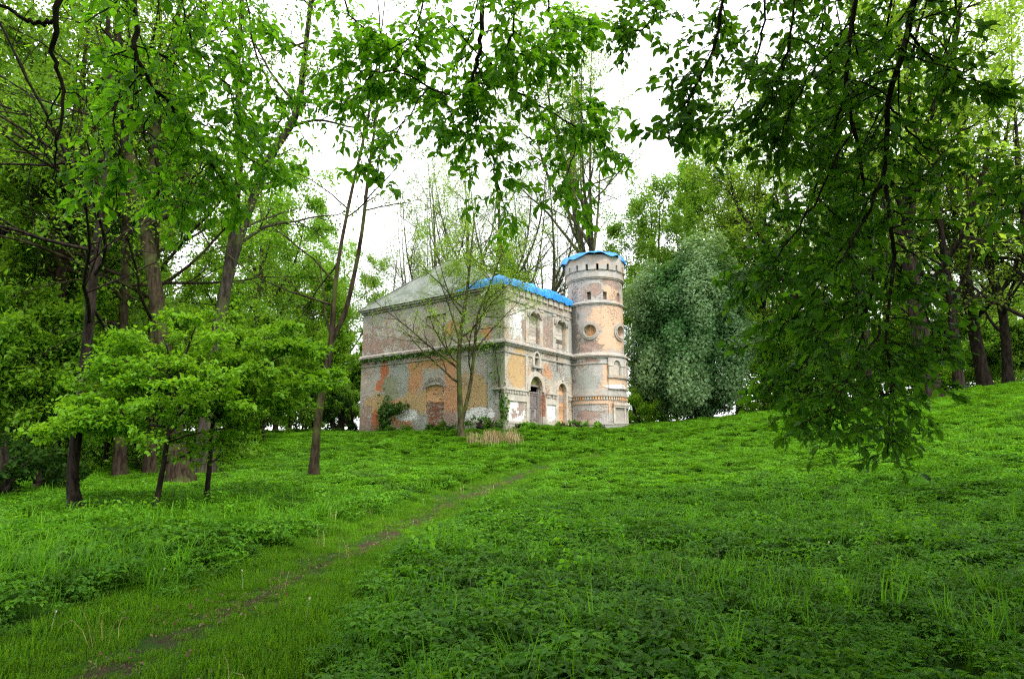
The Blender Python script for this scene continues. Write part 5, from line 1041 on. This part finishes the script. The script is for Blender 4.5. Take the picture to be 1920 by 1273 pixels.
def bits(rng, n, rad, size, lift):
    A = np.c_[rng.normal(size=(n, 2)) * rad, rng.random(n) * lift + .01]; v, f = leaf_quads(rng, A, rng.normal(size=(n, 3)) * np.array([1, 1, .2]), size, .6, 0, 2.5, .2); return v, [f], np.repeat(rng.random(n), 4)
v, f, tt = bits(rng, 14, .14, .035, .02); clump_obj(15, v, f, M['litter'], tt)                                       # 15 dead leaves
def flower(rng):
    v1, f1 = tubes(np.array([[(0, 0, 0), (.01, 0, .15), (.0, .01, .30)]]), np.array([[.003, .0025, .002]]), 3); A = np.tile([0, .01, .3], (14, 1)); v2, f2 = leaf_quads(rng, A, rng.normal(size=(14, 3)), .018, .5, -.3, .5, .8)
    return np.vstack([v1, v2]), [f1[0], f2 + len(v1)], np.r_[np.full(len(v1), 0), rng.random(len(v2))]
v, f, tt = flower(rng); clump_obj(16, v, f, M['petal'], tt)                                                       # 16 pale seed heads
def nettle(rng, H):
    A, D = [], []
    for st_ in range(4):
        b_ = rng.normal(size=2) * .08; ln = rng.normal(size=2) * .06
        for k in range(7):
            h = H * (.25 + .75 * k / 6)
            for q in range(2):
                a = k * 1.57 + q * 3.14 + st_; A.append([b_[0] + ln[0] * k / 6, b_[1] + ln[1] * k / 6, h]); D.append([math.cos(a), math.sin(a), -.15])
    v, f = leaf_quads(rng, np.array(A), np.array(D), .07, .5, .2, 1.5, .15); return v, [f], np.repeat(rng.random(len(A)), 4)
for k in (17, 18): v, f, tt = nettle(rng, .42); clump_obj(k, v, f, M['blade'], tt)                                 # 17-18 taller weeds
v, f, tt = blade_clump(rng, 7, .12, .42, .004, .6); clump_obj(19, v, f, M['straw'], tt)                             # 19 dead stems
ng = bpy.data.node_groups.new('scatter', 'GeometryNodeTree'); ng.interface.new_socket('Geometry', in_out='INPUT', socket_type='NodeSocketGeometry'); ng.interface.new_socket('Geometry', in_out='OUTPUT', socket_type='NodeSocketGeometry')
gi, go = ng.nodes.new('NodeGroupInput'), ng.nodes.new('NodeGroupOutput'); ip = ng.nodes.new('GeometryNodeInstanceOnPoints'); ci = ng.nodes.new('GeometryNodeCollectionInfo')
ci.inputs['Collection'].default_value = clumps; ci.inputs['Separate Children'].default_value = True; ci.inputs['Reset Children'].default_value = True
def named(n_, ty): q = ng.nodes.new('GeometryNodeInputNamedAttribute'); q.data_type = ty; q.inputs['Name'].default_value = n_; return q.outputs[0]
l_ = ng.links.new; l_(gi.outputs[0], ip.inputs['Points']); l_(ci.outputs[0], ip.inputs['Instance']); ip.inputs['Pick Instance'].default_value = True
l_(named('idx', 'INT'), ip.inputs['Instance Index']); l_(named('rot', 'FLOAT_VECTOR'), ip.inputs['Rotation']); l_(named('scl', 'FLOAT'), ip.inputs['Scale']); l_(ip.outputs[0], go.inputs[0])
def scatter(name, P, idx, scl, tilt=.12):
    me = bpy.data.meshes.new(name); me.vertices.add(len(P)); me.vertices.foreach_set('co', np.asarray(P, np.float32).ravel())
    r_ = np.stack([rng.normal(size=len(P)) * tilt, rng.normal(size=len(P)) * tilt, rng.uniform(0, 6.28, len(P))], -1)
    me.attributes.new('idx', 'INT', 'POINT').data.foreach_set('value', np.asarray(idx, np.int32)); me.attributes.new('scl', 'FLOAT', 'POINT').data.foreach_set('value', np.asarray(scl, np.float32)); me.attributes.new('rot', 'FLOAT_VECTOR', 'POINT').data.foreach_set('vector', r_.astype(np.float32).ravel())
    ob = link(name, me); md = ob.modifiers.new('scatter', 'NODES'); md.node_group = ng; ob['kind'] = 'stuff'; return ob
def field(d0, d1, per_m2, half=.86, pad=1.5):
    n = int((d1 - d0) * (half * (d0 + d1) + 2 * pad) * per_m2); y = rng.uniform(0, 1, n * 2) * (d1 - d0) + d0; x = rng.uniform(-1, 1, n * 2) * (half * d1 + pad); k = np.abs(x) < half * y + pad; x, y = x[k][:n], y[k][:n]
    return x, y
def outside_house(x, y):
    d = np.stack([x, y], -1) - HC[:2]; u = d @ EU[:2]; v = d @ EL[:2]
    return ~(((u > -.12) & (u < 11.3) & (v > -.12) & (v < 13.2)) | (np.hypot(u - TX, v - TY) < 2.2))
def patch(x, y, s, sd): return .5 + .5 * np.sin(x / s + sd + 1.3 * np.sin(y / s * .8 + sd * 2)) * np.cos(y / s * 1.1 - sd + 1.1 * np.sin(x / s * .7))
HP, HI, HS, GP, GI, GS = [], [], [], [], [], []
for d0, d1, den, far in ((3.2, 7, 34, 0), (7, 12, 28, 0), (12, 19, 22, 0), (19, 30, 12, 1), (30, 48, 8, 1), (48, 75, 2.5, 1)):
    x, y = field(d0, d1, den); pd = path_dist(x, y); k = outside_house(x, y); x, y, pd = x[k], y[k], pd[k]; z = g(x, y) - .015
    gr = patch(x, y, 1.4, .5) * .5 + patch(x, y, .5, 2.) * .3 + .35 * (x < -1.5) * (y < 14); edge = (.42 + .45 * patch(x, y, .5, 4.) + .5 * (y < 7.5)) * np.clip((36 - y) / 10, .2, 1)
    isg = (gr + rng.normal(size=len(x)) * .3) > .72; on = pd < edge
    lush = np.where(far, 1., 1.) * (.8 + .5 * patch(x, y, 2.2, 1.))
    near_path = np.clip((pd - edge) / .8, .3, 1)
    hk = (~isg) & (~on); HP.append(np.stack([x, y, z], -1)[hk]); hi_ = rng.integers(0, 4, hk.sum()) if not far else rng.integers(10, 13, hk.sum()); tall = (rng.random(hk.sum()) < .04 + .12 * (patch(x, y, 1.1, 6.)[hk] > .7) * (y[hk] > 8) - 1. * (y[hk] < 6.5)); hi_ = np.where(tall, rng.integers(17, 19, hk.sum()), hi_); HI.append(hi_); HS.append((rng.uniform(.7, 1.25, hk.sum()) * lush[hk] * near_path[hk]) * (1 if not far else .72))
    gk = isg & (~on) & ((rng.random(len(x)) < .8) | bool(far)); GP.append(np.stack([x, y, z], -1)[gk]); GI.append(rng.integers(4, 7, gk.sum()) if not far else np.full(gk.sum(), 14)); GS.append(rng.uniform(.6, 1.15, gk.sum()) * near_path[gk])
scatter('undergrowth', np.concatenate(HP), np.concatenate(HI), np.concatenate(HS))
# short grass on the trodden path and everywhere under the herbs
for d0, d1, den in ((3.2, 9, 90), (9, 18, 55), (18, 32, 22), (32, 46, 10)):
    x, y = field(d0, d1, den); pd = path_dist(x, y); k = outside_house(x, y) & (pd < 1.5); x, y, pd = x[k], y[k], pd[k]
    bare = (.05 + .36 * (patch(x, y, .45, 3.) - .5) + .15 * (patch(x, y, .13, 1.) - .5) * 2.4) * np.clip((30 - y) / 8, 0, 1); k = (pd > bare) | (rng.random(len(x)) < .12); x, y, pd = x[k], y[k], pd[k]
    GP.append(np.stack([x, y, g(x, y) - .01], -1)); GI.append(rng.integers(7, 10, len(x))); GS.append(rng.uniform(.5, 1.1, len(x)) * (.55 + .7 * np.clip(pd - .1, 0, 1)) * (1 + y / 60))
scatter('grass', np.concatenate(GP), np.concatenate(GI), np.concatenate(GS))
x, y = field(3.2, 24, 9.0); pd = path_dist(x, y); k = rng.random(len(x)) < np.where(pd < .55, .9, .06); x, y = x[k], y[k]
scatter('leaf_litter', np.stack([x, y, g(x, y) + .015], -1), np.full(len(x), 15), rng.uniform(.5, 1.2, len(x)))
x, y = field(4, 24, .3); scatter('dead_stems', np.stack([x, y, g(x, y)], -1), np.full(len(x), 19), rng.uniform(.6, 1.1, len(x)))
x, y = field(5, 26, .12); k = patch(x, y, 1.8, 9.) > .45; x, y = x[k], y[k]
scatter('seed_heads', np.stack([x, y, g(x, y)], -1), np.full(len(x), 16), rng.uniform(.6, 1., len(x)))
# dry grass before the wall
e_ = at(925, 828, 34.5); n = 22; x, y = e_[0] + rng.normal(size=n) * .75, e_[1] + rng.normal(size=n) * .45
VV, FF, TT, off = [], [], [], 0
for a, b_ in zip(x, y):
    v, f, tt = blade_clump(rng, 40, .3, .75, .012, .5); VV.append(v + np.array([a, b_, gz(a, b_)])); FF.append(f[0] + off); TT.append(tt); off += len(v)
tag(link('dry_grass', mesh_np('dry_grass', np.concatenate(VV), [np.concatenate(FF)], M['straw'], tint=np.concatenate(TT))), 'tuft of straw-coloured dry grass before the castle beside the twin-stemmed tree', 'grass tuft')
print('leaves right/left', nR, nL, 'herbs', sum(map(len, HP)), 'grass', sum(map(len, GP)))
